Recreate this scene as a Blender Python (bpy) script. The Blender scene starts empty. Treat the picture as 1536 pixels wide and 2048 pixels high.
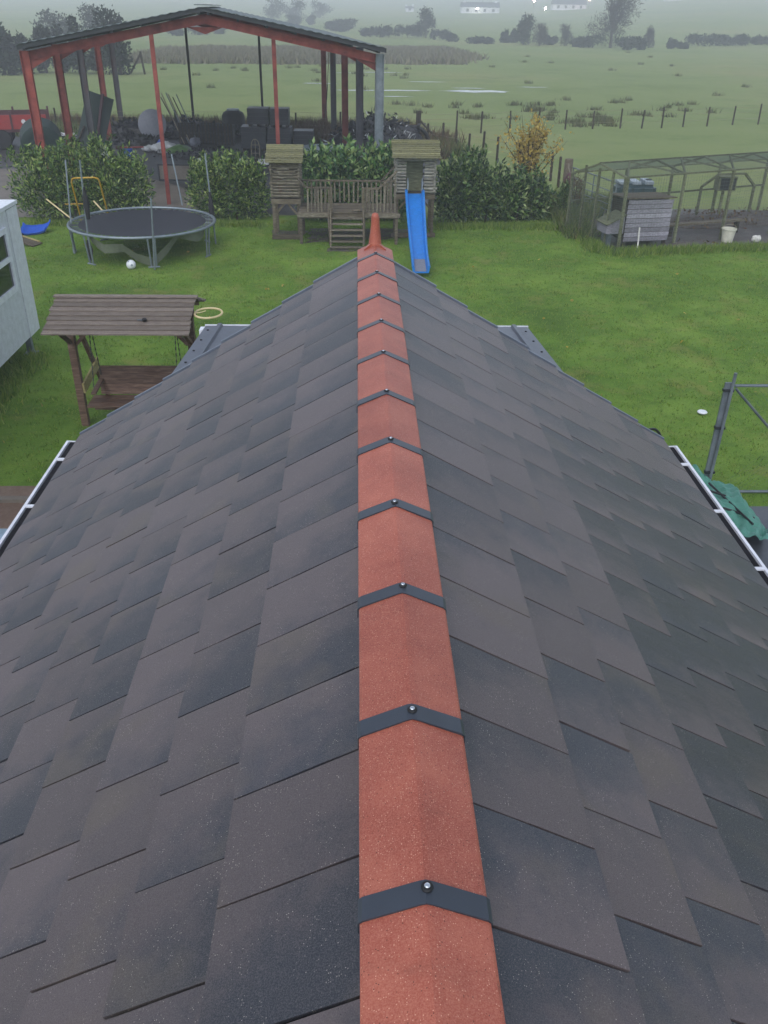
import bpy, bmesh, math, random
import numpy as np
from mathutils import Vector, Matrix
random.seed(7); rng = np.random.default_rng(7)
S = bpy.context.scene
COL = S.collection
R = math.radians

# ------------------------------------------------------------------ camera
CAM = Vector((-0.13, 0.0, 5.65))
PITCH, YAW, ROLL, FPX = R(30.35), R(2.04), R(0.91), 1720.0
fw = Vector((math.sin(YAW)*math.cos(PITCH), math.cos(YAW)*math.cos(PITCH), -math.sin(PITCH)))
rt0 = Vector((math.cos(YAW), -math.sin(YAW), 0)); up0 = rt0.cross(fw)
rt = rt0*math.cos(ROLL) + up0*math.sin(ROLL); up = up0*math.cos(ROLL) - rt0*math.sin(ROLL)
cd = bpy.data.cameras.new('camera'); cam = bpy.data.objects.new('camera', cd); COL.objects.link(cam)
cam.matrix_world = Matrix(((rt.x, up.x, -fw.x, CAM.x), (rt.y, up.y, -fw.y, CAM.y), (rt.z, up.z, -fw.z, CAM.z), (0, 0, 0, 1)))
cd.sensor_fit = 'VERTICAL'; cd.sensor_height = 24.0; cd.lens = 24.0*FPX/2048.0
cd.clip_start = 0.05; cd.clip_end = 6000
S.camera = cam
def in_frame(pts, m=0.02):
    for p in pts:
        d = Vector(p) - CAM; z = d.dot(fw)
        if z <= .1: continue
        if abs(d.dot(rt)/z*FPX/1536) < .5+m and abs(d.dot(up)/z*FPX/2048) < .5+m: return True
    return False

# ------------------------------------------------------------------ world, sun, exposure
SUN_EL, SUN_AZ = R(48), R(200)
w = bpy.data.worlds.new('World'); S.world = w; w.use_nodes = True
nt = w.node_tree; nt.nodes.clear()
wo = nt.nodes.new('ShaderNodeOutputWorld'); bg = nt.nodes.new('ShaderNodeBackground'); sk = nt.nodes.new('ShaderNodeTexSky')
hs = nt.nodes.new('ShaderNodeHueSaturation')
sk.sky_type = 'NISHITA'; sk.sun_disc = False; sk.sun_elevation = SUN_EL; sk.sun_rotation = SUN_AZ
sk.air_density = 1.0; sk.dust_density = 1.2; sk.ozone_density = 3.5
hs.inputs['Saturation'].default_value = 0.5
nt.links.new(sk.outputs[0], hs.inputs['Color']); nt.links.new(hs.outputs[0], bg.inputs[0]); nt.links.new(bg.outputs[0], wo.inputs[0])
bg.inputs[1].default_value = 0.12
sl = bpy.data.lights.new('sun', 'SUN'); so = bpy.data.objects.new('sun', sl); COL.objects.link(so)
sl.energy = 0.5; sl.angle = R(40); sl.color = (1.0, .98, .96)
sd = Vector((math.sin(SUN_AZ)*math.cos(SUN_EL), math.cos(SUN_AZ)*math.cos(SUN_EL), math.sin(SUN_EL)))
so.rotation_euler = sd.to_track_quat('Z', 'Y').to_euler()
S.view_settings.view_transform = 'Standard'; S.view_settings.look = 'None'
S.view_settings.exposure = 1.1; S.view_settings.gamma = 1.0
S.view_settings.use_curve_mapping = False
S.cycles.use_denoising = True; S.cycles.max_bounces = 6; S.cycles.volume_bounces = 3
S.cycles.transparent_max_bounces = 8; S.cycles.use_adaptive_sampling = True; S.cycles.adaptive_threshold = 0.02

# ------------------------------------------------------------------ materials
MATS = {}
def srgb(h):
    c = [int(h[i:i+2], 16)/255 for i in (0, 2, 4)]
    return tuple(x/12.92 if x <= .04045 else ((x+.055)/1.055)**2.4 for x in c)
class NT:
    def __init__(s, name):
        s.m = bpy.data.materials.new(name); s.m.use_nodes = True; s.t = s.m.node_tree; s.t.nodes.clear()
        s.out = s.n('ShaderNodeOutputMaterial'); s.b = s.n('ShaderNodeBsdfPrincipled'); s.l(s.b.outputs[0], s.out.inputs[0])
    def n(s, k, **kw):
        x = s.t.nodes.new(k)
        for a, v in kw.items(): setattr(x, a, v)
        return x
    def l(s, a, b): s.t.links.new(a, b)
    def val(s, v): x = s.n('ShaderNodeValue'); x.outputs[0].default_value = v; return x.outputs[0]
    def math(s, op, a, b=None, clamp=False):
        x = s.n('ShaderNodeMath', operation=op, use_clamp=clamp)
        for i, q in enumerate((a, b)):
            if q is None: continue
            if isinstance(q, (int, float)): x.inputs[i].default_value = q
            else: s.l(q, x.inputs[i])
        return x.outputs[0]
    def noise(s, vec, scale, detail=4, rough=.55, dist=0):
        x = s.n('ShaderNodeTexNoise'); x.inputs['Scale'].default_value = scale; x.inputs['Detail'].default_value = detail
        x.inputs['Roughness'].default_value = rough; x.inputs['Distortion'].default_value = dist
        if vec is not None: s.l(vec, x.inputs['Vector'])
        return x.outputs[0]
    def ramp(s, fac, stops, interp='LINEAR'):
        x = s.n('ShaderNodeValToRGB'); cr = x.color_ramp; cr.interpolation = interp
        while len(cr.elements) < len(stops): cr.elements.new(.5)
        for e, (p, c) in zip(cr.elements, stops): e.position = p; e.color = (*c, 1) if len(c) == 3 else c
        s.l(fac, x.inputs[0]); return x.outputs[0]
    def step(s, fac, a, b):
        x = s.n('ShaderNodeMapRange', interpolation_type='SMOOTHSTEP'); s.l(fac, x.inputs[0])
        x.inputs[1].default_value = a; x.inputs[2].default_value = b; return x.outputs[0]
    def mix(s, fac, a, b, blend='MIX'):
        x = s.n('ShaderNodeMix', data_type='RGBA', blend_type=blend)
        for i, q in ((0, fac), (6, a), (7, b)):
            if isinstance(q, (int, float)): x.inputs[i].default_value = q
            elif isinstance(q, tuple): x.inputs[i].default_value = (*q, 1) if len(q) == 3 else q
            else: s.l(q, x.inputs[i])
        return x.outputs[2]
    def coord(s, kind='Object', scale=None, rand=False):
        tc = s.n('ShaderNodeTexCoord'); v = tc.outputs[kind]
        if rand:
            oi = s.n('ShaderNodeObjectInfo'); a = s.n('ShaderNodeVectorMath', operation='ADD')
            m = s.math('MULTIPLY', oi.outputs['Random'], 91.0); c = s.n('ShaderNodeCombineXYZ')
            for i in range(3): s.l(m, c.inputs[i])
            s.l(v, a.inputs[0]); s.l(c.outputs[0], a.inputs[1]); v = a.outputs[0]
        if scale:
            mp = s.n('ShaderNodeMapping'); mp.inputs['Scale'].default_value = scale; s.l(v, mp.inputs[0]); v = mp.outputs[0]
        return v
    def bump(s, h, strength=.3, dist=.01):
        x = s.n('ShaderNodeBump'); x.inputs['Strength'].default_value = strength; x.inputs['Distance'].default_value = dist
        s.l(h, x.inputs['Height']); s.l(x.outputs[0], s.b.inputs['Normal'])
    def set(s, color=None, rough=None, spec=None, metal=None):
        for k, v in (('Base Color', color), ('Roughness', rough), ('Specular IOR Level', spec), ('Metallic', metal)):
            if v is None: continue
            if isinstance(v, tuple): s.b.inputs[k].default_value = (*v, 1)
            elif isinstance(v, (int, float)): s.b.inputs[k].default_value = v
            else: s.l(v, s.b.inputs[k])
        return s
def surf(name, stops, scale=6, rough=.75, spec=.4, detail=5, stretch=None, bump=.25, bdist=.006, metal=0, rand=True, wet=None, fine=None):
    t = NT(name); v = t.coord('Object', stretch, rand)
    f = t.noise(v, scale, detail, .62)
    if fine:
        f2 = t.noise(v, fine, 3, .6); f = t.math('ADD', t.math('MULTIPLY', f, .65), t.math('MULTIPLY', f2, .35))
    n = len(stops)
    col = t.ramp(f, [(.3+.4*i/max(1, n-1), srgb(c)) for i, c in enumerate(stops)])
    if rand:
        oi = t.n('ShaderNodeObjectInfo'); col = t.mix(1.0, col, t.math('ADD', t.math('MULTIPLY', oi.outputs['Random'], .55), .70), 'MULTIPLY')
    t.set(color=col, rough=rough, spec=spec, metal=metal)
    if bump: t.bump(f, bump, bdist)
    MATS[name] = t.m; return t.m
def plain(name, hexc, rough=.5, spec=.5, metal=0, emit=None):
    t = NT(name); v = t.coord('Object', None, True); f = t.noise(v, 9, 4)
    c = srgb(hexc); col = t.ramp(f, [(.3, tuple(x*.86 for x in c)), (.7, tuple(min(1, x*1.08) for x in c))])
    t.set(color=col, rough=rough, spec=spec, metal=metal)
    if emit:
        t.b.inputs['Emission Color'].default_value = (*emit[0], 1); t.b.inputs['Emission Strength'].default_value = emit[1]
    MATS[name] = t.m; return t.m
def leaves(name, cols, rough=.5, trans=.0, spec=.4):
    t = NT(name); g = t.n('ShaderNodeNewGeometry')
    col = t.ramp(g.outputs['Random Per Island'], [(i/max(1, len(cols)-1), srgb(c)) for i, c in enumerate(cols)])
    t.set(color=col, rough=rough, spec=spec)
    if trans:
        tr = t.n('ShaderNodeBsdfTranslucent'); t.l(col, tr.inputs[0]); mx = t.n('ShaderNodeMixShader'); mx.inputs[0].default_value = trans
        t.l(t.b.outputs[0], mx.inputs[1]); t.l(tr.outputs[0], mx.inputs[2]); t.l(mx.outputs[0], t.out.inputs[0])
    MATS[name] = t.m; return t.m

# roof tile: slate blue fading to brown across its width, mineral specks; object colour carries (weathering, tone, -)
t = NT('tile_mineral'); v = t.coord('Object', None, True); raw = t.coord('Object')
oi = t.n('ShaderNodeObjectInfo'); sc = t.n('ShaderNodeSeparateColor'); t.l(oi.outputs['Color'], sc.inputs[0])
sx = t.n('ShaderNodeSeparateXYZ'); t.l(raw, sx.inputs[0])
nz = t.noise(v, 6, 5, .66)
grad = t.math('ADD', t.math('MULTIPLY', sx.outputs[1], 2.1), t.math('MULTIPLY', sx.outputs[0], -1.1))
grad = t.math('ADD', grad, t.math('MULTIPLY', t.math('SUBTRACT', nz, .5), 1.35))
grad = t.math('ADD', grad, t.math('MULTIPLY', t.math('SUBTRACT', sc.outputs[1], .5), 1.2))
dk = t.step(grad, -.56, .28)
base = t.mix(dk, srgb('53494a'), srgb('262b35'))
bri = t.math('ADD', t.math('MULTIPLY', sc.outputs[2], .42), .72)
base = t.mix(1.0, base, bri, 'MULTIPLY')
ochre = t.step(t.noise(v, 3.1, 3, .5), .56, .72)
base = t.mix(t.math('MULTIPLY', ochre, .5), base, srgb('564c42'))
# long dark streaks of weathering running down the slope
mp = t.coord('Object', (2.2, 26, 10), True); st = t.step(t.noise(mp, 1.4, 5, .65), .40, .60)
side = t.step(t.math('ADD', sx.outputs[1], t.math('MULTIPLY', t.math('SUBTRACT', nz, .5), .25)), -.16, .02)
base = t.mix(t.math('MULTIPLY', t.math('MULTIPLY', t.math('ADD', t.math('MULTIPLY', st, .55), .45), side), sc.outputs[0]), base, srgb('161c1d'))
gr = t.noise(v, 330, 2, .7)
base = t.mix(t.step(gr, .35, .75), base, t.mix(.34, base, srgb('7d7674')))
vo = t.n('ShaderNodeTexVoronoi'); vo.inputs['Scale'].default_value = 210; t.l(v, vo.inputs['Vector'])
wn = t.n('ShaderNodeSeparateColor'); t.l(vo.outputs['Color'], wn.inputs[0])
spk = t.math('MULTIPLY', t.math('LESS_THAN', vo.outputs['Distance'], .26), t.math('GREATER_THAN', wn.outputs[0], .84))
patch = t.step(t.noise(v, 11, 3), .42, .62)
base = t.mix(t.math('MULTIPLY', t.math('MULTIPLY', spk, patch), .5), base, srgb('c9bfb2'))
spd = t.math('MULTIPLY', t.math('LESS_THAN', vo.outputs['Distance'], .24), t.math('LESS_THAN', wn.outputs[0], .06))
base = t.mix(t.math('MULTIPLY', spd, .8), base, srgb('17181a'))
t.set(color=base, rough=.42, spec=.42); t.bump(gr, .35, .002)
MATS['tile'] = t.m
# red ridge capping: same mineral finish
t = NT('ridge_mineral'); v = t.coord('Object', None, True)
n1 = t.noise(v, 5, 4, .6); gr = t.noise(v, 300, 2, .7)
base = t.ramp(n1, [(.3, srgb('853d2e')), (.5, srgb('954a39')), (.72, srgb('a45945'))])
base = t.mix(t.step(gr, .35, .75), base, t.mix(.38, base, srgb('cd8c76')))
vo = t.n('ShaderNodeTexVoronoi'); vo.inputs['Scale'].default_value = 230; t.l(v, vo.inputs['Vector'])
wn = t.n('ShaderNodeSeparateColor'); t.l(vo.outputs['Color'], wn.inputs[0])
spk = t.math('MULTIPLY', t.math('LESS_THAN', vo.outputs['Distance'], .27), t.math('GREATER_THAN', wn.outputs[0], .80))
base = t.mix(t.math('MULTIPLY', spk, .6), base, srgb('dfb196'))
spd = t.math('MULTIPLY', t.math('LESS_THAN', vo.outputs['Distance'], .3), t.math('LESS_THAN', wn.outputs[0], .05))
base = t.mix(t.math('MULTIPLY', spd, .8), base, srgb('3a1d18'))
st2 = t.step(t.noise(v, 17, 4, .6), .66, .74); base = t.mix(t.math('MULTIPLY', st2, .45), base, srgb('5f3226')); dirt = t.step(t.noise(t.coord('Object', (3, 9, 3), True), 1.2, 5, .7), .52, .78); base = t.mix(t.math('MULTIPLY', dirt, .3), base, srgb('6d4436'))
oi = t.n('ShaderNodeObjectInfo'); base = t.mix(1.0, base, t.math('ADD', t.math('MULTIPLY', oi.outputs['Random'], .16), .92), 'MULTIPLY'); t.set(color=base, rough=.45, spec=.38); t.bump(gr, .35, .002)
MATS['ridge'] = t.m
# lawn and field
t = NT('lawn_turf'); v = t.coord('Object')
a = t.noise(v, .42, 5, .68); b2 = t.noise(v, 2.3, 5, .65); c = t.noise(v, 40, 4, .7)
base = t.ramp(a, [(.32, srgb('4e6a28')), (.48, srgb('62822f')), (.62, srgb('78943c')), (.75, srgb('8a8d48'))])
base = t.mix(t.math('MULTIPLY', t.step(b2, .5, .72), .5), base, srgb('6f7f38'))
base = t.mix(t.math('MULTIPLY', t.step(c, .4, .7), .55), base, srgb('3a5422'))
d1 = t.noise(v, .9, 5, .7); d2 = t.noise(v, 1.6, 5, .7, .5)
base = t.mix(t.math('MULTIPLY', t.step(d1, .52, .68), .5), base, srgb('857f48'))
base = t.mix(t.math('MULTIPLY', t.step(d2, .5, .7), .38), base, srgb('3d5a26'))
t.set(color=base, rough=.9, spec=.15); t.bump(c, .8, .03); MATS['lawn'] = t.m
t = NT('pasture'); v = t.coord('Object')
a = t.noise(v, .03, 5, .62); b2 = t.noise(v, .22, 5, .68); c = t.noise(v, 3.0, 5, .7)
sy = t.n('ShaderNodeSeparateXYZ'); t.l(v, sy.inputs[0])
base = t.ramp(a, [(.3, srgb('677745')), (.5, srgb('758250')), (.68, srgb('848458'))])
base = t.mix(t.math('MULTIPLY', t.step(b2, .48, .7), .55), base, srgb('586e3a'))
base = t.mix(t.math('MULTIPLY', t.step(c, .45, .7), .4), base, srgb('7f8455'))
t.set(color=base, rough=.95, spec=.1); t.bump(c, .7, .12); MATS['pasture'] = t.m
surf('yard', ['202122', '2e2f30', '42413d'], 1.3, .55, .5, 6, bump=.5, bdist=.04, rand=False, fine=14)
surf('concrete', ['5a534c', '6d665d', '7b746a'], 1.1, .7, .4, 6, bump=.2, rand=False, fine=20)
surf('wet_slab', ['30343a', '3d4147', '4b4d50'], .8, .28, .5, 5, bump=.1, rand=False, fine=16)
surf('path_dirt', ['574438', '6b584b', '7a6a5c'], 1.6, .6, .4, 6, bump=.3, rand=False, fine=18)
surf('mud', ['37322e', '4b4541', '5f5954'], 1.7, .6, .4, 6, bump=.6, bdist=.05, rand=False, fine=13)
surf('old_wood', ['453f34', '5d5547', '777061'], 5, .85, .25, 5, (1, 9, 9), .4)
surf('log_wood', ['4a4438', '686153', '8a8577'], 6, .85, .25, 5, (1.5, 8, 8), .4)
surf('pale_log', ['5c594f', '7f7d73', '9d9b92'], 6, .85, .25, 5, (1.5, 8, 8), .4)
surf('mossy_plank', ['34332a', '55543c', '8a8862', '6a6a5c', '8f8d78'], 9, .9, .2, 6, (1, 2.5, 2.5), .5, fine=34)
surf('swing_wood', ['47372e', '604b3f', '7a6556'], 5, .7, .35, 5, (1, 9, 9), .3)
surf('swing_slat', ['5a514a', '736960', '8d8376'], 6, .75, .3, 6, (1.2, 8, 8), .35, fine=40)
surf('new_timber', ['8a7c4c', '9d9060', 'aba075'], 4, .75, .3, 4, (1, 6, 6), .2)
surf('green_timber', ['4c503c', '646851', '7d7f69'], 5, .85, .25, 5, (1, 6, 6), .35)
surf('white_wood', ['77747a', '94919a', 'aaa7b0'], 5, .75, .3, 5, (1, 10, 10), .3)
surf('red_oxide', ['5f2c27', '7d3c34', '8f4a40'], 3, .65, .35, 5, None, .15)
surf('rust_grey', ['3c3c40', '55565a', '4f3330'], 2.2, .7, .35, 5, (1, 1, .4), .15)
surf('galv_dull', ['5b6468', '6c757a', '7d868b'], 4, .45, .5, 4, None, .1, metal=.35)
surf('sheet_roof', ['44504e', '53605d', '616c69'], 1.5, .55, .4, 5, None, .1)
plain('dark_steel', '24272b', .5); plain('purlin', '2b3033', .6)
plain('strap', '3b414a', .38, .5, .25); plain('bolt', 'c8ccd2', .2, .6, .9); plain('black', '101113', .6)
plain('verge', '6b7380', .4, .5, .3); plain('underlay', '0c0d0e', .9, .1)
plain('gutter', 'd9dbe2', .35); plain('muck_shade', '17161a', .85, .2); plain('fascia', 'b9bcc2', .5)
plain('render_wall', '9a968c', .9, .2); plain('metal_sheet', '4f545f', .4, .5, .1)
plain('cabin_panel', 'c6c9cf', .5); plain('cabin_trim', 'd0d3d8', .45); plain('upvc', 'd8dbe2', .3); plain('seam', '3a3c40', .7)
t = NT('window_glass'); t.set(color=srgb('20282b'), rough=.06, spec=.8); MATS['glass'] = t.m
plain('tramp_mat', '2c2e35', .55); plain('tramp_pad', '17181c', .7); plain('tramp_frame', '7c868c', .4, .5, .4)
plain('net_cloth', '5f6654', .8, .2); plain('yellow_tube', 'b08a1e', .45); plain('cream', 'cdbb8c', .5)
plain('slide_blue', '2179c8', .4); plain('blue_plastic', '1c50b4', .35); plain('ball_white', 'dcdfe2', .4)
plain('tank_green', '223633', .5); plain('tank_blue', '2d4148', .45); plain('tank_pale', '8d979e', .5)
plain('red_paint', '8f2a26', .5); plain('dark_red', '4a2a2c', .6); plain('white_plastic', 'c6c8c8', .5); plain('grey_disc', '7a7d87', .55)
plain('bale_grey', '33373d', .5); plain('tyre', '17181a', .7); plain('teal_tarp', '4a8272', .5); plain('teal_dark', '18352f', .5)
plain('rust_metal', '8d8471', .6, .4, .3); plain('green_plastic', '1f6b3c', .45); plain('chain', '2c302c', .6)
plain('stone_white', 'c8c6be', .8); plain('bucket', 'c8c6b4', .5); plain('brick_red', '9a4a38', .8); plain('hose', '15171a', .5)
plain('house_white', 'cfd0d2', .8); plain('slate', '3c3f48', .7); plain('pale_blue', '8fa5b5', .3, .5, .2)
plain('lamp_red', 'ffb0a0', .5, emit=((1, .35, .25), 60)); plain('lamp_white', 'ffffff', .5, emit=((1, .95, .85), 60))
t = NT('flood_water'); v = t.coord('Object'); t.set(color=srgb('39404a'), rough=.07, spec=.9); t.bump(t.noise(v, 6, 3), .05, .01); MATS['water'] = t.m
leaves('laurel', ['203818', '345224', '547634', '7e984a', 'a4b066'], .42, .25, .5)
leaves('laurel_dark', ['1a2e1a', '284424', '405f32', '668444', '94a068'], .4, .25, .5)
leaves('laurel_bright', ['223e26', '335a32', '4f7a42', '7a9a58', 'a0b070'], .42, .25, .5)
leaves('autumn', ['94854a', 'ab9750', 'b8a04c', 'c9b46c', '9c7c3a'], .6, .35, .2)
leaves('weeds', ['33492a', '475c30', '5c6e3a', '757c4c', '80764f'], .7, .2, .2)
leaves('brown_weeds', ['4a3a2e', '5d4838', '6b5a44', '54512f'], .8, .1, .2)
leaves('blade', ['4a6629', '5c7930', '6f8c3a', '859a48', '969c56'], .6, .3, .2)
leaves('far_leaf', ['1c2721', '232f28', '2c382c', '343b30'], .9, 0, .1)
leaves('far_twig', ['2c2b2a', '383533', '433f3a'], .9, 0, .1)
leaves('rush', ['3a452c', '4a5234', '5c5f3d', '6d6a48'], .9, 0, .1)
leaves('scrub_leaf', ['5f5c50', '706a58', '7b7660', '686d54'], .95, 0, .1)
leaves('debris', ['1b1d20', '26282b', '34363a', '131517'], .6, 0, .4)
surf('bark', ['2a2620', '3a342c', '494239'], 8, .9, .2, 5, None, .4)

# ------------------------------------------------------------------ mesh builder
def objmesh(name, verts, faces, mat, smooth=False):
    me = bpy.data.meshes.new(name); me.from_pydata(verts, [], faces); me.update()
    me.materials.append(MATS[mat] if isinstance(mat, str) else mat)
    if smooth: me.polygons.foreach_set('use_smooth', [True]*len(me.polygons))
    return me
WM = {}
def link(name, me, parent=None):
    o = bpy.data.objects.new(name, me); COL.objects.link(o)
    if parent is not None:
        o.parent = parent; o.matrix_parent_inverse = WM[parent.name].inverted(); WM[o.name] = Matrix.Identity(4)
    else: WM[o.name] = Matrix.Identity(4)
    return o
def tag(o, label=None, cat=None, group=None, kind=None):
    if label: o['label'] = label
    if cat: o['category'] = cat
    if group: o['group'] = group
    if kind: o['kind'] = kind
    return o
def thing(name, label, cat, loc=(0, 0, 0), rz=0, group=None):
    o = bpy.data.objects.new(name, None); COL.objects.link(o); o.location = loc; o.rotation_euler = (0, 0, rz)
    o.empty_display_size = .2
    WM[o.name] = Matrix.Translation(loc) @ Matrix.Rotation(rz, 4, 'Z')
    return tag(o, label, cat, group)
class MB:
    def __init__(s, T=None): s.v = []; s.f = []; s.T = T
    def add(s, vs, fs):
        b = len(s.v); s.v += [tuple(v) for v in vs]; s.f += [tuple(i+b for i in f) for f in fs]; return s
    def box(s, c, size, M=None):
        x, y, z = [q/2 for q in size]; c = Vector(c)
        vs = [Vector((i*x, j*y, k*z)) for k in (-1, 1) for j in (-1, 1) for i in (-1, 1)]
        if M is not None: vs = [M @ q for q in vs]
        return s.add([q+c for q in vs], [(0, 2, 3, 1), (4, 5, 7, 6), (0, 1, 5, 4), (2, 6, 7, 3), (0, 4, 6, 2), (1, 3, 7, 5)])
    def lim(s, a, b): return s.box([(a[i]+b[i])/2 for i in range(3)], [abs(b[i]-a[i]) for i in range(3)])
    def bar(s, p, q, wd, ht, upv=(0, 0, 1)):
        p, q = Vector(p), Vector(q); d = (q-p); L = d.length; d.normalize(); u = Vector(upv)
        if abs(u.dot(d)) > .98: u = Vector((0, 1, 0))
        sd_ = d.cross(u).normalized(); u = sd_.cross(d).normalized()
        M = Matrix((d, sd_, u)).transposed()
        return s.box((p+q)/2, (L, wd, ht), M)
    def tube(s, pts, r, seg=8, cap=True, closed=False):
        P = [Vector(p) for p in pts]; n = len(P); rs = r if isinstance(r, (list, tuple)) else [r]*n
        b = len(s.v); prev = None
        for i in range(n):
            d = (P[(i+1) % n]-P[i-1]) if closed else (P[min(i+1, n-1)]-P[max(i-1, 0)])
            d.normalize()
            if prev is None:
                a = Vector((0, 0, 1)) if abs(d.z) < .9 else Vector((1, 0, 0)); prev = d.cross(a).normalized()
            prev = (prev - d*prev.dot(d)).normalized(); q = d.cross(prev)
            for j in range(seg):
                an = 2*math.pi*j/seg; s.v.append(tuple(P[i] + prev*math.cos(an)*rs[i] + q*math.sin(an)*rs[i]))
        m = n if closed else n-1
        for i in range(m):
            for j in range(seg):
                i2 = (i+1) % n
                s.f.append((b+i*seg+j, b+i*seg+(j+1) % seg, b+i2*seg+(j+1) % seg, b+i2*seg+j))
        if cap and not closed:
            s.f.append(tuple(b+j for j in reversed(range(seg)))); s.f.append(tuple(b+(n-1)*seg+j for j in range(seg)))
        return s
    def lathe(s, prof, c=(0, 0, 0), seg=16, M=None):
        c = Vector(c); b = len(s.v)
        for (r, z) in prof:
            for j in range(seg):
                a = 2*math.pi*j/seg; q = Vector((r*math.cos(a), r*math.sin(a), z)); s.v.append(tuple((M @ q if M is not None else q)+c))
        for i in range(len(prof)-1):
            for j in range(seg):
                s.f.append((b+i*seg+j, b+i*seg+(j+1) % seg, b+(i+1)*seg+(j+1) % seg, b+(i+1)*seg+j))
        if prof[0][0] > 1e-4: s.f.append(tuple(b+j for j in reversed(range(seg))))
        if prof[-1][0] > 1e-4: s.f.append(tuple(b+(len(prof)-1)*seg+j for j in range(seg)))
        return s
    def extr(s, poly, fn, a, b2):
        """poly of 2-D points; fn(u,v,t)->xyz, between t=a and t=b2"""
        n = len(poly); vs = [fn(u, v, a) for u, v in poly] + [fn(u, v, b2) for u, v in poly]
        return s.add(vs, [tuple(range(n)), tuple(range(2*n-1, n-1, -1))] + [(i, i+n, (i+1) % n+n, (i+1) % n) for i in range(n)])
    def me(s, name, mat, smooth=False, fix=True):
        vs = [tuple(s.T @ Vector(v)) for v in s.v] if s.T is not None else s.v
        m = objmesh(name, vs, s.f, mat, smooth)
        if fix:
            bm = bmesh.new(); bm.from_mesh(m); bmesh.ops.recalc_face_normals(bm, faces=bm.faces); bm.to_mesh(m); bm.free()
        return m
    def build(s, name, mat, parent=None, smooth=False):
        o = link(name, s.me(name, mat, smooth), parent)
        if smooth:
            try: o.data.set_sharp_from_angle(angle=R(40))
            except Exception: pass
        return o
def J(a): return random.uniform(-a, a)
def fast_mesh(name, V, F, mat):
    me = bpy.data.meshes.new(name); V = np.asarray(V, np.float32); F = np.asarray(F, np.int32)
    me.vertices.add(len(V)); me.vertices.foreach_set('co', V.ravel())
    k = F.shape[1]; me.loops.add(F.size); me.loops.foreach_set('vertex_index', F.ravel())
    me.polygons.add(len(F)); me.polygons.foreach_set('loop_start', np.arange(0, F.size, k, dtype=np.int32))
    me.polygons.foreach_set('loop_total', np.full(len(F), k, np.int32)); me.update(calc_edges=True); me.validate()
    me.materials.append(MATS[mat]); return me
def leafy(P, D, size, aspect=.42, jitter=.7):
    """leaves rooted at P pointing along D: a folded diamond of two triangles each (4 verts)"""
    n = len(P); D = D + rng.normal(0, jitter, (n, 3)); D /= np.linalg.norm(D, axis=1)[:, None]+1e-9
    A = rng.normal(0, 1, (n, 3)); W = np.cross(D, A); W /= np.linalg.norm(W, axis=1)[:, None]+1e-9
    N = np.cross(W, D); L = (size*rng.uniform(.6, 1.35, n))[:, None]
    V = np.empty((n, 4, 3)); V[:, 0] = P; V[:, 1] = P + D*L*.5 + W*L*aspect*.5 + N*L*.08
    V[:, 2] = P + D*L - N*L*.08; V[:, 3] = P + D*L*.5 - W*L*aspect*.5 + N*L*.08
    i = np.arange(n)[:, None]*4
    F = np.concatenate([i+[0, 1, 2], i+[0, 2, 3]], 1).reshape(-1, 3)
    return V.reshape(-1, 3), F
def cloud(blobs, n, shell=.55):
    """points and outward directions through a set of ellipsoids (cx,cy,cz,rx,ry,rz)"""
    B = np.array(blobs, float); vol = B[:, 3]*B[:, 4]*B[:, 5]; k = rng.choice(len(B), n, p=vol/vol.sum())
    d = rng.normal(0, 1, (n, 3)); d /= np.linalg.norm(d, axis=1)[:, None]
    r = (shell + (1-shell)*rng.random(n))[:, None]*(1+.12*rng.normal(0, 1, n))[:, None]
    P = B[k, :3] + d*r*B[k, 3:]
    return P, d

# ------------------------------------------------------------------ ground and field
def th(x, y):
    tt = max(0, y-165)/100; z = .6*tt**1.6
    s_ = min(1, max(0, (x/max(y, 1)-.12)/.3)); s_ = s_*s_*(3-2*s_)
    return z + s_*max(0, y-180)*.025
xs = [-1300, -900, -600, -400] + list(range(-280, 300, 20)) + [400, 600, 900, 1300]
ys = [-80, -20, 0, 15, 30, 45, 60] + list(range(75, 420, 15)) + [450, 500, 560, 640, 740, 860, 1000, 1150, 1300]
V = [(x, y, th(x, y)) for y in ys for x in xs]; nx = len(xs)
F = [(j*nx+i, j*nx+i+1, (j+1)*nx+i+1, (j+1)*nx+i) for j in range(len(ys)-1) for i in range(nx-1)]
tag(link('ground', objmesh('ground', V, F, 'pasture', True)), kind='structure')
def sheet(name, poly, z, mat, sub=None):
    bm = bmesh.new(); vs = [bm.verts.new((x, y, z)) for x, y in poly]; bm.faces.new(vs); bmesh.ops.recalc_face_normals(bm, faces=bm.faces)
    bm.normal_update()
    if bm.faces[:][0].normal.z < 0: bmesh.ops.reverse_faces(bm, faces=bm.faces[:])
    me = bpy.data.meshes.new(name); bm.to_mesh(me); bm.free(); me.materials.append(MATS[mat])
    return tag(link(name, me), kind='structure')
def wavy(pts, amp=.12, step=.5):
    out = []
    for i, (x, y) in enumerate(pts):
        x2, y2 = pts[(i+1) % len(pts)]; L = math.hypot(x2-x, y2-y); n = max(1, int(L/step))
        for k in range(n): out.append((x+(x2-x)*k/n+J(amp), y+(y2-y)*k/n+J(amp)))
    return out
sheet('lawn', wavy([(-30, 3), (30, 3), (30, 23.0), (12.5, 24.7), (8.3, 23.6), (6.9, 23.4), (6.3, 25.6), (6.2, 28.2), (-13, 27.6), (-30, 27.0)]), .004, 'lawn')
sheet('yard', wavy([(-40, 28.2), (-2, 28.4), (2.6, 30), (3.4, 42), (2.6, 47.5), (-8, 50), (-18, 51), (-40, 49)], .35, 1.0), .008, 'yard')
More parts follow.
